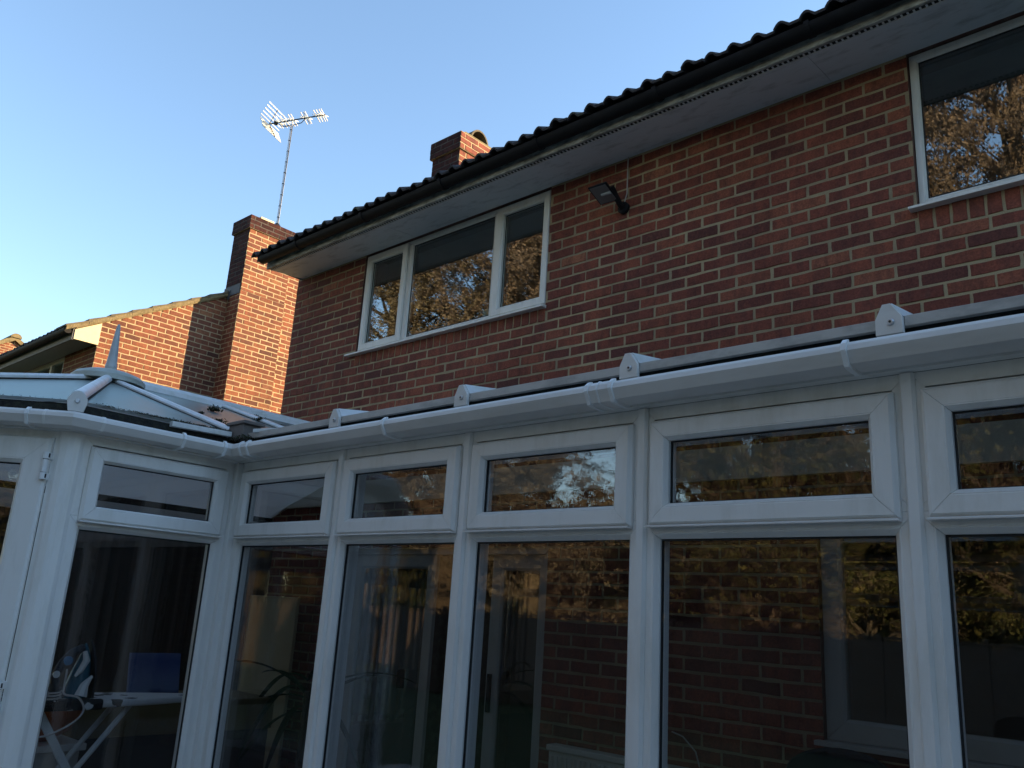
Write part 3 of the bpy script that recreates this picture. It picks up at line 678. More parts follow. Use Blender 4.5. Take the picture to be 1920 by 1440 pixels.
# door on the splayed facet
f = MB(); f.frame(xD, .030, ZB - .45, 1.35, ZT, [(0, -.06), (0, .0), (.028, .0), (.028, -.06)])
d = f.build('door_frame', M['pvc'], cons)
f = MB(); f.frame(xD, .061, ZB - .40, 1.32, .572, [(0, .0), (0, .012), (.008, .022), (.088, .022), (.091, .0205), (.094, .0212), (.108, .008), (.108, -.03), (.02, -.03)]); dl = f.build('door', M['pvc'], cons)
g = MB(); g.frame(xD, .061 + .107, ZB - .40 + .107, 1.32 - .107, .572 - .107, [(0, -.004), (.006, -.004), (.006, -.012), (0, -.012)], 0); g.build('gasket', M['gasket'], dl)
g = MB(); g.xbox(xD, .169, 1.212, ZB - .29, .463, -.030, -.010); g.build('pane', M['glass_wavy'], dl)
for zc in (.456, -.395):
    h = MB()
    for (a, b, r_) in ((.027, .054, .0135), (-.025, .0255, .0105), (-.054, -.027, .0135)):
        h.tube([xD(.066, zc + a, .027), xD(.066, zc + b, .027)], r_, 12)
    h.xbox(xD, .052, .070, zc + .027, zc + .054, .001, .036); h.xbox(xD, .052, .070, zc - .054, zc - .027, .001, .036)
    hh = h.build('hinge', M['pvc_clean'], dl, bevel=.0015)
    h = MB()
    for a in (.0257, -.0270): h.tube([xD(.066, zc + a, .027), xD(.066, zc + a + .0012, .027)], .0115, 12)
    for a in (.040, -.040): h.xbox(xD, .0505, .0535, zc + a - .008, zc + a + .008, .030, .0368)
    h.build('hinge_pin', M['gasket'], hh)
# the rest of the bay, hidden behind: front, left facet, left side, each a glazed unit
xf_ = plane_xf(P1, P2 - P1, (0, -1, 0)); L_ = (P2 - P1).length
for k in range(2): module(xf_, .03 + k * (L_ - .06) / 2, .03 + (k + 1) * (L_ - .06) / 2)
xf_ = plane_xf(P2, P3 - P2, (-1, -1, 0)); L_ = (P3 - P2).length
for k in range(2): module(xf_, .03 + k * (L_ - .06) / 2, .03 + (k + 1) * (L_ - .06) / 2)
xf_ = plane_xf(P3, P4 - P3, (-1, 0, 0)); L_ = (P4 - P3).length
for k in range(4): module(xf_, .03 + k * (L_ - .06) / 4, .03 + (k + 1) * (L_ - .06) / 4)
# dwarf wall under the frames
p = MB()
def wallseg(mb, A, B, t=.2, z0=GZ - .2, z1=ZB - .012):
    A, B = Vector((A[0], A[1], 0)), Vector((B[0], B[1], 0)); t_ = (B - A).normalized(); n_ = Vector((-t_.y, t_.x, 0))
    mb.prism([(0, 0), ((B - A).length, 0), ((B - A).length, t), (0, t)], lambda u, w: A + t_ * u + n_ * w + Vector((0, 0, z0)), lambda u, w: A + t_ * u + n_ * w + Vector((0, 0, z1)))
wallseg(p, (1.56, CY - .02), (CX - .02, CY - .02), -.2); wallseg(p, (CX + .02, CY + .01), (CX + .02, 1.25), -.2)
wallseg(p, P1, P2, -.2); wallseg(p, P2, P3, -.2); wallseg(p, P3, P4, -.2); wallseg(p, (1.566, WY - .01), (1.566, CY), -.2)
p.build('dwarf_wall', simple('dwarf wall brick', (.16, .06, .045), .95, dirt=(.3, .22, .15), dscale=20), cons)
p = MB(); p.box(1.566, CY, ZB - .01, 1.60, WY, .74); p.build('end_panel', M['pvc'], cons)
# gutter swept round the eaves
def offset_path(path, off):
    out = []
    for i, p in enumerate(path):
        p = Vector(p[:2])
        def nrm(a, b):
            t = (Vector(b[:2]) - Vector(a[:2])).normalized(); return Vector((-t.y, t.x))
        if i == 0: n = nrm(path[0], path[1]); out.append(p + n * off); continue
        if i == len(path) - 1: n = nrm(path[-2], path[-1]); out.append(p + n * off); continue
        n1, n2 = nrm(path[i - 1], path[i]), nrm(path[i], path[i + 1]); b = (n1 + n2).normalized()
        out.append(p + b * (off / max(.2, b.dot(n1))))
    return out
def sweep(mb, path, prof, closed=True):
    rings = [[] for _ in path]
    for (o_, z) in prof:
        for i, q in enumerate(offset_path(path, o_)): rings[i].append((q.x, q.y, z))
    n = len(prof); V = [v for r_ in rings for v in r_]; F = []
    for i in range(len(path) - 1):
        for k in range(n if closed else n - 1):
            F.append((i * n + k, i * n + (k + 1) % n, (i + 1) * n + (k + 1) % n, (i + 1) * n + k))
    if closed: F += [tuple(range(n)), tuple((len(path) - 1) * n + k for k in range(n))[::-1]]
    mb.idx(V, F)
# the path runs left to right with its outward side on the right hand, so offsets are negative outwards
EAVE = [P4, P3, P2, P1, P0, Vector((CX, CY, 0)), Vector((1.6, CY, 0))]
def gprof(e=0., t=.0035):
    o = [(-.035, .659 + e), (-.035 + e, .612 - e), (-.044, .6035 - e), (-.100, .6055 - e), (-.1095 - e * .6, .6085 - e), (-.1115 - e, .6115), (-.1260 - e, .637), (-.1225 - e, .651 + e * .4), (-.115, .6595 + e), (-.108, .661 + e)]
    i = [(-.109, .658), (-.114, .656), (-.119, .651), (-.1225, .6375), (-.1085, .6145), (-.103, .6105), (-.046, .608), (-.0385, .614), (-.0385, .659)]
    return o + i
g = MB(); sweep(g, EAVE, gprof()); gu = g.build('gutter', M['pvc_gutter'], cons, smooth=True, sharp=18)
def strap(u_path, w, e=.0022, nm='gutter_bracket', mat='pvc'):
    """a clip round the gutter at a stretch of the eaves path (two points)"""
    m_ = MB(); sweep(m_, u_path, [(a, b) for a, b in gprof(e)][:10] + [(-.106, .6605), (-.106, .657)] + [(a + .0012, b + .001) for a, b in gprof(0)[:9]][::-1]); return m_.build(nm, M[mat], gu)
def fpts(x, w): return [Vector((x - w / 2, CY, 0)), Vector((x + w / 2, CY, 0))]
def spts(y, w): return [Vector((CX, y - w / 2, 0)), Vector((CX, y + w / 2, 0))]
dd_ = (P1 - P0).normalized()
def dpts(u, w): return [P0 + dd_ * (u + w / 2), P0 + dd_ * (u - w / 2)]
for x in (-2.37, -.705, .55): strap(fpts(x, .012), 0, .0075, mat='pvc_clean')
for x in (-1.448, -1.365): strap(fpts(x, .012), 0, .0085, mat='pvc_clean')
strap(fpts(-1.4065, .075), 0, .0040, 'gutter_union', 'pvc_gutter'); strap(fpts(-1.412, .005), 0, .0065, mat='pvc_clean')
for y in (1.655, 1.845): strap(spts(y, .012), 0, .0075, mat='pvc_clean')
for x in (-3.345, -3.288): strap(fpts(x, .011), 0, .0078, mat='pvc_clean')
strap([Vector((CX, 1.853, 0)), Vector((CX, CY, 0)), Vector((-3.295, CY, 0))], 0, .0018, 'gutter_corner', 'pvc_gutter')
strap(spts(1.318, .012), 0, .0030); strap(dpts(.125, .012), 0, .0075, mat='pvc_clean'); strap(dpts(.06, .010), 0, .0030)
strap([P0 + dd_ * .12, P0, Vector((CX, 1.313, 0))], 0, .0016, 'gutter_corner', 'pvc_gutter')
g = MB(); sweep(g, EAVE, [(-.034, .6005), (-.001, .6005), (-.001, .6125), (-.034, .6125)]); g.build('eaves_beam', M['pvc'], cons)
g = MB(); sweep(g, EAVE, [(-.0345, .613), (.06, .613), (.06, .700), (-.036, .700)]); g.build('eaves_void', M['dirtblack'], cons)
g = MB(); sweep(g, [P4 - Vector((0, .02, 0)), P3, P2, P1, P0, Vector((CX, CY - .1, 0))], [(-.024, .7005), (.05, .7005), (.05, .722), (-.020, .711)]); g.build('eaves_seal', M['dirtblack'], cons)
# lean-to roof: low pitch, grey closing strip, white rafter caps with screwed end caps
RP = math.tan(R(8)); EY = CY - .062; XE = 1.6
slopez = lambda y: .700 + (y - EY) * RP
SVX = math.tan(R(18)); XC = -5.2; YB = 1.985
VS0, VSL = .724, .304
vicz = lambda x: VS0 + (CX + .03 - x) * VSL
VX = CX + .03 - (slopez(WY) - VS0) / VSL      # valley end at the house wall
RX = [-2.735, -2.022, -1.338, -.617, .112, .836, 1.56]
xs_ = [CX + .14] + RX
for a, b in zip(xs_, xs_[1:]):
    s = MB(); s.box(a + (.030 if a > -3.3 else 0), EY - .004, .6925, b - .030, EY + .012, .7185); s.build('closing_strip', M['alum'], cons, bevel=.0015)
    s = MB(); A0 = a if a > -3.3 else CX + .03
    P_ = [(A0, EY + .013), (b, EY + .013), (b, WY - .01), (A0 if a > -3.3 else VX, WY - .01)]
    s.prism(P_, lambda x, y: (x, y, slopez(y) - .006), lambda x, y: (x, y, slopez(y) + .008)); s.build('roof_pane', M['roof_glass'], cons)
CAPP = [(-.030, 0), (-.030, .038), (-.013, .0735), (.005, .0735), (.029, .038), (.030, 0)]
for x in RX:
    r_ = MB(); r_.prism([(a, b + .0) for a, b in CAPP[1:-1]] , lambda u, k: (x + u, EY - .004, .680 + k), lambda u, k: (x + u, WY - .01, .680 + k + (WY - EY) * RP))
    o = r_.build('rafter', M['white_roof'], cons, bevel=.001)
    r_ = MB(); r_.prism(CAPP, lambda u, k: (x + u * 1.02, EY - .018, .6745 + k * 1.02), lambda u, k: (x + u * 1.02, EY - .0045, .6745 + k * 1.02))
    ec = r_.build('end_cap', M['pvc_gutter'], o, bevel=.0012)
    r_ = MB(); r_.lathe([(.0085, 0), (.0085, .003), (.006, .0055)], (x + .004, EY - .018, .703), 12, (Vector((1, 0, 0)), Vector((0, 0, 1)), Vector((0, -1, 0)))); r_.build('screw', M['metal'], ec)
    r_ = MB(); r_.lathe([(.0032, 0), (.0032, .0006)], (x + .004, EY - .0236, .703), 8, (Vector((1, 0, 0)), Vector((0, 0, 1)), Vector((0, -1, 0)))); r_.build('screw_hole', M['gasket'], ec)
# bay roof: hipped, dirty glass between white bars
BO = Vector((XC, YB, 0)); boss_z = vicz(XC)
def eave_pt(p, o_=.03):
    i = [k for k, q in enumerate(EAVE) if (q - p).length < 1e-6][0]; q = offset_path(EAVE, -o_)[i]; return Vector((q.x, q.y, VS0))
E1, E0, E2, E3 = eave_pt(P1), eave_pt(P0), eave_pt(P2), eave_pt(P3)
EC = Vector((CX + .03, CY - .03, VS0))
apex = Vector((XC, YB, boss_z)); ridge = Vector((XC, WY - .01, boss_z)); val = Vector((VX, WY - .01, slopez(WY) + .004))
def rpane(pts, lift=0):
    pts = [Vector(p) for p in pts]; n = (pts[1] - pts[0]).cross(pts[2] - pts[0]).normalized()
    if n.z < 0: n = -n
    s = MB(); s.idx([p for p in pts] + [p - n * .012 for p in pts], [tuple(range(len(pts)))] + [tuple(range(2 * len(pts) - 1, len(pts) - 1, -1))] + [(i, len(pts) + i, len(pts) + (i + 1) % len(pts), (i + 1) % len(pts)) for i in range(len(pts))])
    return s.build('roof_pane', M['roof_glass'], cons)
B1y = 1.935; b1 = Vector((CX + .03, B1y, VS0)); t1 = Vector((XC, B1y + .05, boss_z))
ym = 2.72
def valley_at(y): 
    x = CX + .03 - (slopez(y) + .004 - VS0) / VSL; return Vector((x, y, slopez(y) + .004))
t2 = Vector((XC, ym, boss_z)); b2 = valley_at(ym)
y3 = 3.42; t3 = Vector((XC, y3, boss_z)); b3 = valley_at(y3)
rpane([E0, b1, apex]); rpane([b1, b2, t2, apex]); rpane([b2, b3, t3, t2]); rpane([b3, val, ridge, t3])
m01 = (E0 + E1) / 2
rpane([E1, m01, apex]); rpane([m01, E0, apex]); rpane([E2, E1, apex]); rpane([E3, E2, apex])
E4 = Vector((-10.4 - CX - .03, WY - .01, VS0)); rpane([E4, E3, apex, ridge])
BAR = [(-.026, .002), (-.026, .012), (-.017, .022), (.017, .022), (.026, .012), (.026, .002)]
def rbar(a, b, poly=BAR, mat='white_roof', name='roof_bar', cut=.0):
    a, b = Vector(a), Vector(b); t_ = (b - a).normalized(); a2 = a - t_ * .0; b2 = b - t_ * cut
    nrm = t_.cross(Vector((0, 0, 1))).normalized().cross(t_)
    m_ = MB(); m_.bar(a2, b2, 0, 0, up=nrm, poly=poly); o = m_.build(name, M[mat], cons, bevel=.002)
    m_ = MB(); m_.bar(a2, b2, 0, 0, up=nrm, poly=[(-.031, .0012), (-.031, .0035), (.031, .0035), (.031, .0012)]); m_.build('rubber_seal', M['gasket'], o)
    return o
rbar(b1, apex, cut=.12); rbar(b2, t2); rbar(b3, t3); rbar(E1, apex, poly=[(a * 1.45, b * 1.35) for a, b in BAR], cut=.12); rbar(E2, apex, cut=.12); rbar(E3, apex, cut=.12)
HIP = [(.030 * math.cos(a), .030 * math.sin(a) * 1.05 + .006) for a in np.linspace(0, math.pi, 11)]
hb = rbar(E0 + Vector((.01, -.006, .0)), apex, poly=HIP, name='hip_bar', cut=.10)
hn = (E0 - apex); hn.z = 0; hn.normalize(); hs = Vector((-hn.y, hn.x, 0)); hc = E0 + hn * .012
m_ = MB(); HCP = [(-.028, -.050), (-.037, -.012), (-.036, .004), (-.014, .030), (.012, .030), (.036, .004), (.037, -.012), (.028, -.050)]
m_.prism(HCP, lambda u, k: hc + hs * u + Vector((0, 0, k)), lambda u, k: hc + hn * .014 + hs * u + Vector((0, 0, k))); ec = m_.build('end_cap', M['pvc_gutter'], hb, bevel=.002)
m_ = MB(); m_.lathe([(.010, 0), (.010, .003), (.007, .006)], hc + hn * .0142 + Vector((0, 0, -.008)), 12, (hs, Vector((0, 0, 1)), hn)); m_.build('screw', M['metal'], ec)
# ridge capping, boss and finial
m_ = MB(); m_.prism([(-.10, -.045), (-.085, -.010), (-.05, .018), (.05, .018), (.085, -.010), (.10, -.045)], lambda u, k: (XC + u, YB + .10, boss_z + .012 + k), lambda u, k: (XC + u, WY - .02, boss_z + .012 + k)); m_.build('ridge_cap', M['white_roof'], cons, bevel=.002)
m_ = MB(); m_.lathe([(.212, -.03), (.210, .0), (.188, .022), (.14, .040), (.06, .052), (.0, .054)], (XC, YB, boss_z - .004), 28); boss = m_.build('ridge_boss', M['pale_plastic'], cons, smooth=True)
m_ = MB(); m_.lathe([(.036, .045), (.034, .075), (.0355, .078), (.031, .10), (.025, .17), (.018, .26), (.013, .32), (.009, .348), (.003, .356)], (XC, YB, boss_z), 18); m_.build('finial', M['finial'], boss, smooth=True)
# valley: white trim, box end, dirt
m_ = MB(); rb = Vector((CX + .035, CY - .03, .712))
m_.bar(Vector((CX + .05, 1.62, .694)), Vector((CX + .05, 1.90, .702)), .028, .022); m_.build('eaves_trim', M['white_roof'], cons, bevel=.002)
m_ = MB(); m_.bar(rb + Vector((.005, .02, .012)), val + Vector((0, 0, .012)), .09, .012); m_.build('valley_trim', M['white_roof'], cons, bevel=.002)
m_ = MB(); m_.bar((-3.34, EY, .712), (-2.95, EY + .25, .742), .05, .016); m_.build('valley_trim', M['white_roof'], cons, bevel=.002)
m_ = MB(); cx_, cy_ = -3.455, 1.935
m_.box(cx_ - .060, cy_ - .03, .690, cx_ + .062, cy_ + .06, .756); m_.box(cx_ - .074, cy_ - .038, .7565, cx_ + .080, cy_ + .07, .772)
m_.build('valley_box', M['brown_plastic'], cons, bevel=.003)
def clump(mb, c, r, n, flat=.5, seed=0):
    rr = random.Random(seed)
    for _ in range(n):
        p = Vector(c) + Vector((rr.gauss(0, r), rr.gauss(0, r), abs(rr.gauss(0, r * flat)))); s_ = rr.uniform(.25, .6) * r
        d_ = [Vector((rr.gauss(0, 1), rr.gauss(0, 1), rr.gauss(0, 1))).normalized() * s_ for _ in range(4)]
        mb.idx([p + q for q in d_], [(0, 1, 2), (0, 2, 3), (0, 3, 1), (1, 3, 2)])
m_ = MB()
rr = random.Random(4)
def on_vic(x, y): return Vector((x, y, vicz(x) + .01))
for i, (x, y, r_) in enumerate([(-4.55, 2.36, .020), (-4.10, 2.05, .010), (-3.78, 1.99, .018), (-4.62, 2.70, .016), (-4.42, 2.73, .012), (-4.17, 2.74, .022), (-4.02, 2.76, .026), (-3.97, 2.90, .016), (-4.22, 3.05, .024), (-4.34, 3.45, .014), (-4.8, 2.78, .012), (-3.62, 1.95, .012)]):
    clump(m_, on_vic(x, y), r_ * .85, 170, .5, i)
for k in range(420):       # debris along the glass edge
    t_ = rr.random() ** .7; y = 1.30 + .64 * t_; clump(m_, (CX + .028 - abs(rr.gauss(0, .012)), y, .724), .006 + .004 * t_, 6, .5, 50 + k)
for k in range(60):
    clump(m_, (-3.45 + rr.uniform(-.1, .12), 1.925 + rr.uniform(-.03, .03), .688), .010, 8, .6, 400 + k)
for k in range(260):
    u = rr.uniform(.02, 1.3); q = P0 + dd_ * u; clump(m_, (q.x + .01, q.y - .01, .722), .006, 5, .5, 600 + k)
m_.build('moss', M['moss'], cons, kind='stuff')
m_ = MB(); m_.box(-6.86, WY - .045, .80, 1.56, WY - .013, .985); m_.build('wall_plate', simple('cream wall plate', (.72, .66, .52), .7, dirt=(.5, .44, .33), dscale=3, damt=.6), cons)
m_ = MB(); m_.box(VX - .7, WY - .012, slopez(WY) + .0, 1.6, WY - .0055, slopez(WY) + .10); m_.build('lead_flashing', M['lead'], cons)

# ------------------------------------------------------------------ inside the conservatory
fl_ = MB(); fl_.prism([(1.56, CY + .19), (1.56, WY), (-6.86, WY), (P3.x + .05, P3.y), (P2.x, P2.y + .05), (P1.x, P1.y + .05), (CX - .19, 1.25), (CX - .19, CY + .19)], lambda x, y: (x, y, GZ - .1), lambda x, y: (x, y, FLOOR))
o = fl_.build('floor', M['carpet'], kind='structure')
bl = thing('vertical_blind', 'brown vertical blind drawn across the far side of the conservatory behind the ironing board', 'blind', (-6.72, 2.4, FLOOR))
m_ = MB(); m_.box(-6.77, .9, .53, -6.69, 4.24, .66); m_.build('headrail', M['pvc_clean'], bl)
sl = simple('blind fabric', (.15, .125, .11), .9, dirt=(.075, .062, .055), dscale=2.2, stretch=(1, 5, .08), damt=.95, lo=.42, hi=.58)
m_ = MB()
for k in range(37):
    y = 1.02 + k * .088; a_ = .45 + .15 * math.sin(k * 2.3)
    m_.prism([(-.045, -.001), (.045, -.001), (.045, .001), (-.045, .001)], lambda u, w: (-6.73 + u * math.sin(a_) + w * math.cos(a_), y + u * math.cos(a_), -1.35), lambda u, w: (-6.73 + u * math.sin(a_) + w * math.cos(a_), y + u * math.cos(a_), .53))
m_.build('slats', sl, bl)
# ironing board
IBX, IBZ = -4.42, -.498
ib = thing('ironing_board', 'ironing board with white floral cover on crossed white legs inside the glass bay', 'ironing board', (IBX, 1.75, FLOOR))
def board_outline(s_=1., nose=2.40, tail=1.20, hw=.185):
    P_ = []
    for t_ in np.linspace(0, 1, 15):
        y = tail + (nose - tail) * t_; w = hw * (1 - max(0, (t_ - .45) / .55) ** 2.2 * .72); P_.append((w, y))
    P_.append((0.03, nose + .03)); P_.append((-0.03, nose + .03))
    return P_ + [(-w, y) for w, y in P_[:15][::-1]]
m, nt, out = nodes('floral cover')
vn = N(nt, 'TexVoronoi', i_Scale=9.); tc = N(nt, 'TexCoord'); nt.links.new(tc.outputs['Object'], vn.inputs['Vector'])
wv = noise(nt, 30, 2); ad = N(nt, 'Math', operation='MULTIPLY_ADD'); ad.inputs[1].default_value = .35; nt.links.new(wv.outputs['Fac'], ad.inputs[0]); nt.links.new(vn.outputs['Distance'], ad.inputs[2])
rp = ramp(nt, ad.outputs[0], [(.42, (.02, .02, .025)), (.44, (.80, .78, .78))]); rp.color_ramp.interpolation = 'CONSTANT'
pr_ = N(nt, 'BsdfPrincipled', i_Roughness=.85); nt.links.new(rp.outputs[0], pr_.inputs['Base Color']); nt.links.new(pr_.outputs[0], out.inputs[0]); M['floral'] = m
m, nt, out = nodes('dark floral cloth')
vn = N(nt, 'TexVoronoi', i_Scale=15.); tc = N(nt, 'TexCoord'); nt.links.new(tc.outputs['Object'], vn.inputs['Vector'])
wv = noise(nt, 60, 2); ad = N(nt, 'Math', operation='MULTIPLY_ADD'); ad.inputs[1].default_value = .4; nt.links.new(wv.outputs['Fac'], ad.inputs[0]); nt.links.new(vn.outputs['Distance'], ad.inputs[2])
rp = ramp(nt, ad.outputs[0], [(.50, (.75, .75, .75)), (.54, (.012, .012, .02))])
pr_ = N(nt, 'BsdfPrincipled', i_Roughness=.85); nt.links.new(rp.outputs[0], pr_.inputs['Base Color']); nt.links.new(pr_.outputs[0], out.inputs[0]); M['darkfloral'] = m
m_ = MB(); m_.prism(board_outline(), lambda u, y: (IBX + u, y, IBZ - .032), lambda u, y: (IBX + u, y, IBZ)); m_.build('cover', M['floral'], ib, bevel=.01)
m_ = MB(); m_.prism([(u, y) for u, y in board_outline(1, 2.40, 1.18, .192) if y < 1.92] , lambda u, y: (IBX + u, y, IBZ - .040), lambda u, y: (IBX + u, y, IBZ + .008)); m_.build('dark_cloth', M['darkfloral'], ib, bevel=.012)
lw = simple('white painted tube', (.74, .76, .76), .4)
for xa in (-.10, .06):
    m_ = MB(); m_.tube([(IBX + xa, 2.06, IBZ - .04), (IBX + xa, 1.42, FLOOR + .012)], .013, 10); m_.build('leg', lw, ib, smooth=True)
m_ = MB(); m_.prism([(-.022, -.008), (.022, -.008), (.022, .008), (-.022, .008)], lambda a, b: (IBX + .10 + b, 1.62 + a, IBZ - .04), lambda a, b: (IBX + .10 + b, 2.18 + a, FLOOR + .01)); m_.build('leg', lw, ib, bevel=.003)
m_ = MB(); m_.tube([(IBX - .2, 1.42, FLOOR + .013), (IBX + .2, 1.42, FLOOR + .013)], .013, 8); m_.tube([(IBX - .2, 2.18, FLOOR + .013), (IBX + .2, 2.18, FLOOR + .013)], .013, 8); m_.build('foot_bar', lw, ib)
# iron standing on its heel, soleplate towards +Y, tip up
ir = thing('steam_iron', 'blue and white steam iron standing on its heel on the ironing board', 'iron', (-4.34, 1.79, IBZ))
ix, iy, iz = -4.33, 1.765, IBZ + .008
m_ = MB()
def ib_ring(h, front, back, wd): return [(wd * math.cos(a), (front + back) / 2 + (front - back) / 2 * math.sin(a), h) for a in np.linspace(0, 2 * math.pi, 17)[:-1]]
lv = [(0, .055, -.055, .055), (.03, .058, -.05, .058), (.08, .060, -.035, .056), (.13, .058, -.02, .048), (.18, .050, .0, .034), (.22, .036, .010, .018), (.245, .022, .014, .006)]
Vv = [(ix + a, iy + b, iz + c_) for l in lv for a, b, c_ in ib_ring(*l)]
Ff = [(i * 16 + k, i * 16 + (k + 1) % 16, (i + 1) * 16 + (k + 1) % 16, (i + 1) * 16 + k) for i in range(len(lv) - 1) for k in range(16)] + [tuple(range(16)), tuple(len(lv) * 16 - 16 + k for k in range(16))]
m_.idx(Vv, Ff); m_.build('body', simple('teal iron body', (.015, .12, .19), .25), ir, smooth=True)
m_ = MB(); so_ = [(-.06, 0), (.06, 0), (.060, .09), (.045, .17), (.02, .235), (0, .262), (-.02, .235), (-.045, .17), (-.06, .09)]
m_.prism(so_, lambda u, k: (ix + u, iy + .074 - .18 * max(0, k - .12), iz + k), lambda u, k: (ix + u, iy + .064 - .18 * max(0, k - .12), iz + k)); m_.build('soleplate', simple('soleplate', (.05, .05, .06), .3, metal=.6), ir)
m_ = MB(); m_.tube([(ix, iy - .03, iz + .012), (ix, iy - .085, iz + .03), (ix, iy - .095, iz + .09), (ix, iy - .075, iz + .15), (ix, iy - .035, iz + .20), (ix, iy + .012, iz + .225)], [.03, .026, .019, .019, .021, .018], 12); hd = m_.build('handle', simple('dark iron handle', (.02, .025, .04), .4), ir, smooth=True)
m_ = MB()
m_.tube([(ix + .050, iy - .0, iz + .21), (ix + .052, iy + .014, iz + .17), (ix + .056, iy - .008, iz + .125), (ix + .058, iy - .028, iz + .10)], [.010, .017, .014, .006], 8)
m_.tube([(ix + .058, iy + .05, iz + .10), (ix + .058, iy + .022, iz + .06), (ix + .060, iy + .012, iz + .012)], [.006, .020, .030], 8)
m_.lathe([(.016, 0), (.016, .006)], (ix + .018, iy - .098, iz + .105), 10, (Vector((0, 1, 0)), Vector((0, 0, 1)), Vector((1, 0, 0))))
m_.build('white_trim', M['pvc_clean'], ir, smooth=True)
m_ = MB(); m_.lathe([(.022, 0), (.020, .012), (.008, .016)], (ix + .012, iy - .055, iz + .165), 12, (Vector((0, 1, 0)), Vector((0, 0, 1)), Vector((1, 0, 0)))); m_.build('steam_dial', simple('blue dial', (.02, .20, .42), .3), ir, smooth=True)
m_ = MB()
ctl = [(-4.36, 1.715, -.30), (-4.285, 1.700, -.36), (-4.275, 1.698, -.44), (-4.255, 1.70, -.468), (-4.215, 1.745, -.478), (-4.205, 1.775, -.525), (-4.205, 1.755, -.57), (-4.205, 1.69, -.612), (-4.205, 1.61, -.638), (-4.205, 1.535, -.618), (-4.21, 1.46, -.56)]
pts = []
for a in range(1, len(ctl) - 2):      # smooth curve through the control points
    p0, p1, p2, p3 = (Vector(ctl[a + q]) for q in (-1, 0, 1, 2))
    for k in range(6):
        t_ = k / 6; pts.append(.5 * ((2 * p1) + (p2 - p0) * t_ + (2 * p0 - 5 * p1 + 4 * p2 - p3) * t_ ** 2 + (3 * p1 - p0 - 3 * p2 + p3) * t_ ** 3))
m_.tube(pts, .0048, 6)
co_ = [(-4.30 + .07 * math.cos(a) + .01 * math.sin(3 * a), 1.60 + .10 * math.sin(a), IBZ + .014 + .002 * a) for a in np.linspace(0, 14, 60)]
m_.tube(co_, .0045, 6)
m_.build('cord', simple('braided cord', (.6, .55, .54), .9), ir, smooth=True)
# things on and behind the board
sb = thing('sideboard', 'low dark sideboard with tan drawer front along the blinds behind the ironing board', 'sideboard', (-5.55, 2.9, FLOOR))
m_ = MB(); m_.box(-5.85, 2.2, FLOOR + .05, -5.32, 3.5, -.83); m_.build('body', simple('dark wood', (.035, .025, .02), .6), sb, bevel=.004)
m_ = MB(); m_.box(-5.87, 2.19, -.829, -5.30, 3.51, -.636); m_.build('drawer', simple('tan wood', (.20, .15, .07), .6, dirt=(.12, .085, .04), dscale=5, damt=.6), sb, bevel=.004)
cv = thing('canvas_picture', 'small blue seascape canvas propped on the sideboard behind the ironing board', 'picture', (-5.6, 2.78, -.635))
m, nt, out = nodes('seascape paint'); tc = N(nt, 'TexCoord'); sp = N(nt, 'SeparateXYZ'); nt.links.new(tc.outputs['Object'], sp.inputs[0])
nz = noise(nt, 6, 4); ad = N(nt, 'Math', operation='MULTIPLY_ADD'); ad.inputs[1].default_value = .12; nt.links.new(nz.outputs['Fac'], ad.inputs[0]); nt.links.new(sp.outputs['Z'], ad.inputs[2])
rp = ramp(nt, ad.outputs[0], [(.08, (.07, .10, .26)), (.11, (.20, .27, .48)), (.16, (.20, .26, .50)), (.26, (.10, .15, .40)), (.31, (.16, .22, .46))])
pr_ = N(nt, 'BsdfPrincipled', i_Roughness=.8); nt.links.new(rp.outputs[0], pr_.inputs['Base Color']); nt.links.new(pr_.outputs[0], out.inputs[0])
m_ = MB(); m_.prism([(-5.60, -.634), (-5.575, -.634), (-5.625, -.375), (-5.65, -.375)], lambda x, z: (x, 2.61, z), lambda x, z: (x, 2.95, z)); m_.build('canvas', m, cv, bevel=.002)
bn = thing('storage_bin', 'white lidded bin behind the ironing board legs', 'bin', (-4.95, 1.85, FLOOR))
m_ = MB(); m_.prism([(-.17, -.17), (.17, -.17), (.17, .17), (-.17, .17)], lambda u, w: (-4.95 + u * .85, 1.87 + w * .9, FLOOR + .001), lambda u, w: (-4.95 + u, 1.87 + w, -.80)); m_.build('body', simple('white bin', (.5, .5, .48), .5), bn, bevel=.01)
m_ = MB(); m_.box(-5.14, 1.68, -.799, -4.76, 2.06, -.765); m_.build('lid', M['pvc_clean'], bn, bevel=.006)
bo = MB(); bo.lathe([(.07, 0), (.15, .05), (.20, .13), (.215, .185), (.205, .185), (.19, .13), (.14, .06), (.0, .03)], (-4.95, 1.87, -.764), 28)
tag(bo.build('bowl', simple('orange bowl', (.50, .12, .03), .4), smooth=True), 'orange bowl resting on the white bin under the ironing board', 'bowl')
# cream panel, plant, radiator, chair
m_ = MB(); m_.box(-6.86, 4.08, FLOOR, -6.02, 4.11, .042)
tag(m_.build('board', simple('cream board', (.42, .36, .22), .7, dirt=(.32, .27, .16), dscale=2, damt=.6), bevel=.004), 'tall cream board leaning against the brick wall behind the houseplant', 'board')
pl = thing('houseplant', 'dark houseplant with long arching narrow leaves in front of the cream board', 'plant', (-4.85, 3.45, FLOOR))
m_ = MB(); m_.lathe([(.10, 0), (.14, .24), (.155, .25), (.155, .29), (.13, .29), (.12, .25), (.0, .25)], (-4.85, 3.45, FLOOR), 20); m_.build('pot', simple('plant pot', (.12, .07, .05), .6), pl, smooth=True)
m_ = MB(); m_.tube([(-4.85, 3.45, FLOOR + .25), (-4.86, 3.46, FLOOR + .6), (-4.84, 3.44, -.55)], [.03, .022, .018], 8); m_.build('stem', M['bark'], pl, smooth=True)
m_ = MB(); rr = random.Random(9)
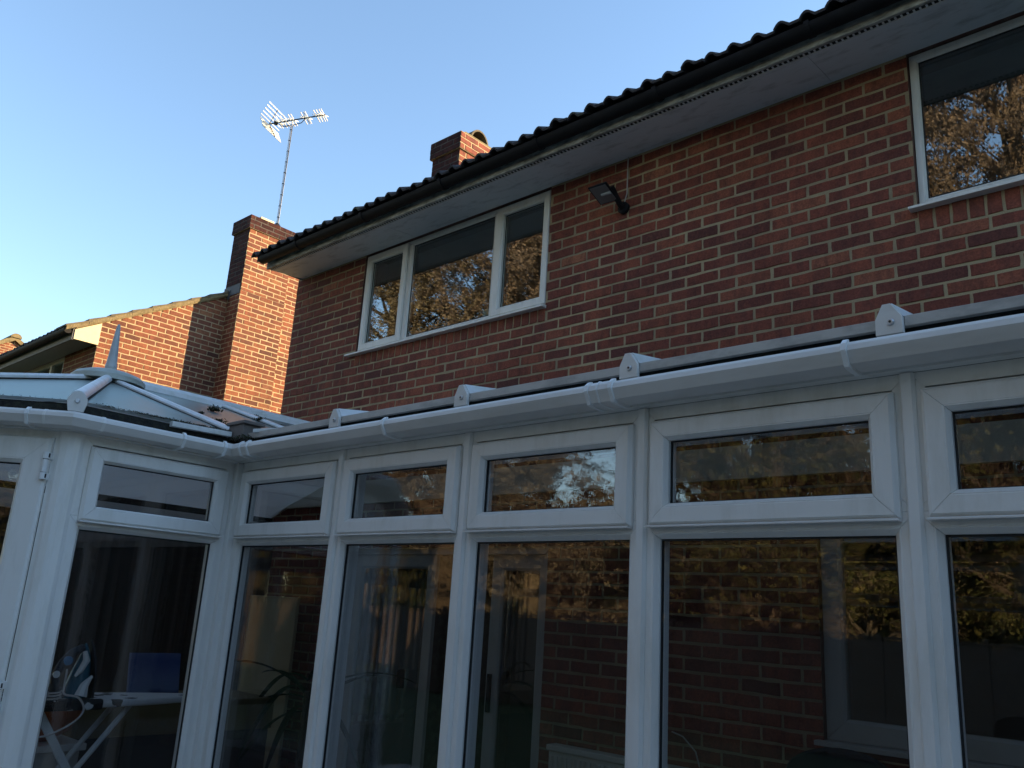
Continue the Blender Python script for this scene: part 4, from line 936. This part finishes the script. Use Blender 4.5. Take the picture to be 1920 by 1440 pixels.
def blade(mb, base, dirx, L, rise, droop, w):
    d_ = Vector(dirx).normalized(); sd_ = d_.cross(Vector((0, 0, 1))).normalized(); prev = None; n = 12; V = []
    for i in range(n + 1):
        t_ = i / n; p = Vector(base) + d_ * L * t_ + Vector((0, 0, rise * t_ - droop * t_ * t_)); ww = w * math.sin(math.pi * min(1, .12 + t_ * .88)) ** .7
        V += [p - sd_ * ww, p + Vector((0, 0, -ww * .5)), p + sd_ * ww]
    mb.idx(V, [f_ for i in range(n) for f_ in ((i * 3, i * 3 + 1, i * 3 + 4, i * 3 + 3), (i * 3 + 1, i * 3 + 2, i * 3 + 5, i * 3 + 4))])
for (dx, dy, L, rs_, dp) in [(-1, .25, .95, .35, .30), (-1, .1, 1.0, .10, .40), (-.9, .35, 1.05, .0, .70), (-.8, .0, .7, .3, .7), (-.9, -.3, .6, .0, .6), (.6, .5, .7, .5, .4), (.8, -.4, .8, .4, .5), (.1, 1, .6, .5, .3), (-.3, -.8, .7, .6, .5), (.3, -.9, .6, .3, .7), (-.5, .7, .5, .7, .3), (.9, .1, .6, .1, .6)]:
    blade(m_, (-4.85 + .02 * dx, 3.45 + .02 * dy, -.55 + rr.uniform(-.12, .1)), (dx, dy, 0), L, rs_, dp, .024)
m_.build('leaves', M['leaf_house'], pl)
ra = thing('radiator', 'long white ribbed radiator low on the brick wall inside the conservatory', 'radiator', (-2.6, WY - .08, FLOOR))
m_ = MB(); m_.box(-3.40, WY - .10, FLOOR + .12, -1.92, WY - .03, -.745); m_.box(-3.41, WY - .115, -.744, -1.91, WY - .02, -.712)
m_.build('panel', simple('radiator white', (.66, .63, .56), .4), ra, bevel=.005)
m_ = MB(); x = -3.37
while x < -1.95: m_.tube([(x, WY - .102, FLOOR + .16), (x, WY - .102, -.77)], .010, 6); x += .034
m_.build('ribs', simple('radiator rib', (.62, .59, .52), .4), ra)
m_ = MB()
for x in (-3.3, -2.0): m_.box(x, WY - .09, FLOOR, x + .02, WY - .04, FLOOR + .12)
m_.build('foot', M['metal'], ra)
m_ = MB(); m_.tube([(-2.62, WY - .012, -.55), (-2.55, WY - .015, -.565), (-2.47, WY - .018, -.63), (-2.44, WY - .03, -.70)], .004, 6)
tag(m_.build('cable', simple('pale cable', (.5, .47, .43), .5), smooth=True), 'thin pale cable drooping down the brick wall to the radiator', 'cable')
ch = thing('office_chair', 'black padded office chair whose curved backrest top shows at the bottom edge', 'chair', (-1.22, 3.05, FLOOR))
m_ = MB(); bk = simple('black mesh fabric', (.012, .012, .016), .8)
m_.prism([(-.17, -.85)] + [(-.17 * math.cos(a), -.45 + .085 * math.sin(a)) for a in np.linspace(0, math.pi, 13)] + [(.17, -.85)], lambda u, z: (-1.22 + u * .92, 3.02 + u * .38, z), lambda u, z: (-1.235 + u * .92, 3.08 + u * .38, z)); m_.build('backrest', bk, ch, bevel=.012)
m_ = MB(); m_.lathe([(.20, 0), (.24, .02), (.24, .06), (.2, .08)], (-1.15, 2.80, -.97), 20); m_.build('seat', bk, ch, smooth=True)
m_ = MB(); m_.tube([(-1.22, 3.06, -.75), (-1.2, 3.02, -.93), (-1.15, 2.85, -.98)], .02, 8); m_.tube([(-1.15, 2.8, -.97), (-1.15, 2.8, FLOOR + .08)], .025, 10)
for k in range(5):
    a = k * 2 * math.pi / 5; m_.tube([(-1.15, 2.8, FLOOR + .10), (-1.15 + .26 * math.cos(a), 2.8 + .26 * math.sin(a), FLOOR + .05)], [.022, .014], 8)
m_.build('base', M['black'], ch, smooth=True)
for k in range(5):
    a = k * 2 * math.pi / 5; m_ = MB(); c_ = Vector((-1.15 + .26 * math.cos(a), 2.8 + .26 * math.sin(a), FLOOR + .026)); m_.tube([c_ - Vector((.012, 0, 0)), c_ + Vector((.012, 0, 0))], .026, 12); m_.build('castor', M['black'], ch)

# ------------------------------------------------------------------ garden behind the camera (seen in the glass)
g = MB(); g.face([(-300, -300, GZ - .004), (300, -300, GZ - .004), (300, 300, GZ - .004), (-300, 300, GZ - .004)]); g.build('lawn', M['grass'], kind='structure')
g = MB(); g.prism([(-7.5, -2.6), (4.5, -2.6), (4.5, 4.2), (-7.5, 4.2)], lambda x, y: (x, y, GZ - .05), lambda x, y: (x, y, GZ + .012)); g.build('patio', M['slab'], kind='structure')
def crown_mesh(name, pts, size, mat, parent, tones):
    pts = np.asarray(pts); n = len(pts)
    a = rng.normal(size=(n, 3)); a /= np.linalg.norm(a, axis=1)[:, None]; b = rng.normal(size=(n, 3)); b -= (b * a).sum(1)[:, None] * a; b /= np.linalg.norm(b, axis=1)[:, None]
    s_ = (size * rng.uniform(.6, 1.3, n))[:, None]
    o = np.array(ORG[parent.name]) if parent is not None else np.zeros(3)
    q = np.stack([pts - a * s_, pts + b * s_ * .45, pts + a * s_, pts - b * s_ * .45], 1) - o
    me = bpy.data.meshes.new(name); me.vertices.add(4 * n); me.vertices.foreach_set('co', q.astype(np.float32).ravel())
    me.loops.add(4 * n); me.loops.foreach_set('vertex_index', np.arange(4 * n, dtype=np.int32)); me.polygons.add(n)
    me.polygons.foreach_set('loop_start', np.arange(0, 4 * n, 4, dtype=np.int32)); me.polygons.foreach_set('loop_total', np.full(n, 4, dtype=np.int32)); me.update(calc_edges=True)
    at = me.attributes.new('tone', 'FLOAT', 'FACE'); at.data.foreach_set('value', np.clip(tones, 0, 1).astype(np.float32))
    me.materials.append(mat); ob = bpy.data.objects.new(name, me); C.objects.link(ob)
    if parent is not None: ob.parent = parent
    ORG[ob.name] = tuple(o); return ob
def tree(label, x, y, h, cr, base, nleaf, mat, seed, lsize=.075, group='tall garden trees reflected in the glass'):
    rr = random.Random(seed); root = thing('broadleaf_tree', label, 'tree', (x, y, GZ), group)
    w = MB(); P = Vector((x, y, GZ - .1)); trunk = []
    for k in range(9):
        t = k / 8; trunk.append(P + Vector((.3 * math.sin(seed + t * 3) * t, .25 * math.cos(seed * 2 + t * 2.5) * t, h * .92 * t)))
    r0 = .024 * h; w.tube(trunk, [r0 * (1 - .88 * k / 8) for k in range(9)], 9)
    tips = []
    nl = 40
    for i in range(nl):
        t = base + (1 - base) * ((i + .5) / nl) ** .9; k = min(7, int(t * 8)); p = trunk[k].lerp(trunk[k + 1], t * 8 - k) if k < 8 else trunk[8]
        az = i * 2.4 + rr.uniform(-.4, .4); prof = math.sin(math.pi * min(1, .18 + .80 * (t - base) / (1 - base))) ** .6
        L = cr * prof * rr.uniform(.75, 1.15); el = rr.uniform(.15, .7) + .35 * t
        d_ = Vector((math.cos(az) * math.cos(el), math.sin(az) * math.cos(el), math.sin(el)))
        limb = [p + d_ * L * s_ + Vector((rr.gauss(0, .12), rr.gauss(0, .12), .10 * L * s_ * s_)) * (s_ > 0) for s_ in (0, .3, .6, 1)]
        rl = r0 * (1 - .85 * t) * .45; w.tube(limb, [rl, rl * .7, rl * .45, rl * .15], 5, False)
        for j in range(13):
            s_ = rr.uniform(.2, 1); m_i = min(2, int(s_ * 3)); q = limb[m_i].lerp(limb[m_i + 1], s_ * 3 - m_i)
            e_ = (d_ * .6 + Vector((rr.gauss(0, .7), rr.gauss(0, .7), rr.gauss(.15, .5)))).normalized(); l2 = L * rr.uniform(.2, .42)
            tw = [q, q + e_ * l2 * .5 + Vector((0, 0, .02)), q + e_ * l2]
            w.tube(tw, [rl * .28, rl * .16, rl * .06], 3, False); tips.append((q, e_, l2))
            for _ in range(6):
                e2 = (e_ + Vector((rr.gauss(0, .7), rr.gauss(0, .7), rr.gauss(0, .6)))).normalized(); q2 = q + e_ * l2 * rr.uniform(.3, 1); l3 = l2 * rr.uniform(.3, .6)
                w.tube([q2, q2 + e2 * l3], [rl * .08 + .003, .003], 3, False); tips.append((q2, e2, l3))
    w.build('trunk', M['bark'], root, smooth=True)
    Q = np.array([t_[0] for t_ in tips]); D = np.array([t_[1] for t_ in tips]); Ls = np.array([t_[2] for t_ in tips])
    i = rng.integers(0, len(tips), nleaf); pts = Q[i] + D[i] * (Ls[i] * rng.uniform(.1, 1.1, nleaf))[:, None] + rng.normal(0, .09, (nleaf, 3))
    ct = rng.beta(2, 2, len(tips)); tones = ct[i] * .6 + rng.random(nleaf) * .4
    crown_mesh('crown', pts, lsize, mat, root, tones)
    return root
tree('tall golden autumn tree farthest along the left of the garden row', -25, -11, 19, 6.4, .16, 170000, M['leaf_gold'], 1, .055)
tree('tall bare-twigged tree with brown leaves, second from the left of the row', -17.5, -12.5, 18.5, 5.6, .2, 110000, M['leaf_rust'], 2, .06)
tree('bushy golden tree in the middle of the garden row', -10.2, -14.5, 15.5, 4.6, .12, 70000, M['leaf_gold'], 3, .07)
tree('rusty orange tree opposite the right-hand upstairs window', -3.6, -12.2, 19, 5.6, .14, 150000, M['leaf_rust'], 4, .055)
tree('olive green tree at the right end of the garden row', 4.5, -12, 15, 5, .12, 50000, M['leaf_olive'], 5, .075)
tree('low spreading olive tree nearest the house, hanging over the fence', -6.6, -9.6, 6.2, 2.9, .25, 26000, M['leaf_olive'], 6, .05)
tree('low thorn bush with olive leaves in the gap between the two left-hand trees', -20.6, -10.2, 5.6, 2.9, .1, 22000, M['leaf_olive'], 11, .06)
tree('low dark bush left of the middle golden tree', -12.7, -10.4, 5.4, 2.4, .1, 18000, M['leaf_gold'], 12, .06)
tree('low olive bush below the rusty orange tree', -2.2, -10.0, 6.0, 2.8, .1, 24000, M['leaf_olive'], 13, .06)
tree('tall slender golden tree filling the gap behind the left pair of trees', -21.5, -16, 19, 5.5, .14, 80000, M['leaf_gold'], 14, .075)
tree('tall rusty tree rising behind the middle golden tree', -8, -16.0, 20, 5.0, .15, 60000, M['leaf_rust'], 15, .08)
def hedge(label, x0, x1, y0, y1, zt, n, mat, seed, ls=.07):
    r_ = thing('hedge', label, 'hedge', ((x0 + x1) / 2, (y0 + y1) / 2, GZ))
    L = rng.uniform(x0, x1, n); face = rng.random(n); d_ = np.abs(rng.normal(0, .22, n)); bumpz = .35 * np.sin(L * 1.1 + seed) + .25 * np.sin(L * 2.9)
    y = np.where(face < .7, y1 - d_ + .18 * np.sin(L * 1.7), rng.uniform(y0, y1, n)); z = np.where(face < .7, GZ + rng.random(n) * (zt - GZ + bumpz), zt + bumpz - d_ * .8)
    crown_mesh('foliage', np.stack([L, y, z], 1), ls, mat, r_, rng.beta(2, 2.5, n)); b_ = MB(); b_.box(x0, y0, GZ, x1, y1 - .45, zt - .6); b_.build('shade_core', simple('hedge shade', (.012, .016, .008), 1), r_)  # dark box stands in for the shade inside the hedge
    return r_
hedge('long dark evergreen hedge along the back of the garden', -32, 8, -18.2, -16.4, 3.0, 26000, M['leaf_dark'], 1, .085)
def added_side_hedge():  # added out of view to cut bright reflections in the bay glass
    n = 16000; r_ = thing('hedge', 'unseen dark evergreen hedge added at the right to darken the glass reflections', 'hedge', (10, -7, GZ))
    y = rng.uniform(-17, 1.5, n); top = rng.random(n) < .3; d_ = np.abs(rng.normal(0, .22, n)); b_ = .3 * np.sin(y * 1.3)
    x = np.where(top, rng.uniform(9.4, 10.8, n), 9.4 + d_ - .15 * np.sin(y * 1.9)); z = np.where(top, 4.2 + b_ - d_, GZ + rng.random(n) * (5.8 + b_))
    crown_mesh('foliage', np.stack([x, y, z], 1), .085, M['leaf_dark'], r_, rng.beta(2, 2.5, n)); q_ = MB(); q_.box(9.9, -17, GZ, 10.9, 1.5, 3.6); q_.build('shade_core', simple('hedge shade right', (.012, .016, .008), 1), r_)  # the near-black box paints the hedge's shaded inside
added_side_hedge()
fe = thing('garden_fence', 'brown close-boarded garden fence with posts in front of the trees', 'fence', (-8, -8.4, GZ))
x = -24.
while x < 6:
    p = MB(); p.box(x - .05, -8.46, GZ - .2, x + .05, -8.36, .12); p.build('fence_post', M['wood_fence'], fe)
    p = MB(); z_ = GZ + .05
    for k in range(11):
        a_ = x + .055; p.prism([(-8.42, z_), (-8.400, z_), (-8.412, z_ + .155), (-8.42, z_ + .155)], lambda y, z: (a_, y, z), lambda y, z: (a_ + 1.69, y, z)); z_ += .14
    p.box(x + .055, -8.44, .012, x + 1.745, -8.38, .05); p.build('fence_panel', M['wood_fence'], fe)
    x += 1.8

# ------------------------------------------------------------------ light, sky, camera
SUN_AZ = math.atan2(1.0, 1.38); SUN_EL = R(14)      # azimuth from +Y towards +X
w = bpy.data.worlds.new('World'); S.world = w; w.use_nodes = True
nt = w.node_tree; nt.nodes.clear(); ow = nt.nodes.new('ShaderNodeOutputWorld'); bg = nt.nodes.new('ShaderNodeBackground'); sk = nt.nodes.new('ShaderNodeTexSky')
sk.sky_type = 'NISHITA'; sk.sun_disc = False; sk.sun_elevation = SUN_EL; sk.sun_rotation = SUN_AZ; sk.air_density = 1.0; sk.dust_density = .0; sk.ozone_density = 1.6; sk.altitude = 50
bg.inputs['Strength'].default_value = .15
nt.links.new(sk.outputs[0], bg.inputs[0]); nt.links.new(bg.outputs[0], ow.inputs[0])
sl_ = bpy.data.lights.new('sun', 'SUN'); sl_.energy = 5.0; sl_.angle = R(.5); sl_.color = (1, .72, .40)
so_ = bpy.data.objects.new('sun', sl_); C.objects.link(so_)
sd_ = Vector((math.sin(SUN_AZ) * math.cos(SUN_EL), math.cos(SUN_AZ) * math.cos(SUN_EL), math.sin(SUN_EL)))
so_.rotation_euler = sd_.to_track_quat('Z', 'Y').to_euler(); so_.location = sd_ * 40
cam = bpy.data.cameras.new('camera'); co = bpy.data.objects.new('camera', cam); C.objects.link(co)
cam.sensor_fit = 'HORIZONTAL'; cam.sensor_width = 36; cam.lens = 1585.16 / 1920 * 36; cam.clip_start = .05; cam.clip_end = 1000
yaw, pit, rol = R(42.9589), R(15.331), R(3.5693)
F_ = Vector((-math.sin(yaw) * math.cos(pit), math.cos(yaw) * math.cos(pit), math.sin(pit))); Rt = Vector((math.cos(yaw), math.sin(yaw), 0)); U_ = Rt.cross(F_)
R2 = Rt * math.cos(rol) + U_ * math.sin(rol); U2 = -Rt * math.sin(rol) + U_ * math.cos(rol)
mw_ = Matrix.Identity(4)
for i in range(3): mw_[i][0] = R2[i]; mw_[i][1] = U2[i]; mw_[i][2] = -F_[i]
co.matrix_world = mw_
S.camera = co
S.view_settings.view_transform = 'Standard'; S.view_settings.look = 'None'; S.view_settings.exposure = 1.50; S.view_settings.gamma = 1
S.cycles.max_bounces = 12; S.cycles.transparent_max_bounces = 24; S.cycles.glossy_bounces = 4; S.cycles.sample_clamp_indirect = 6; S.cycles.caustics_reflective = False; S.cycles.caustics_refractive = False
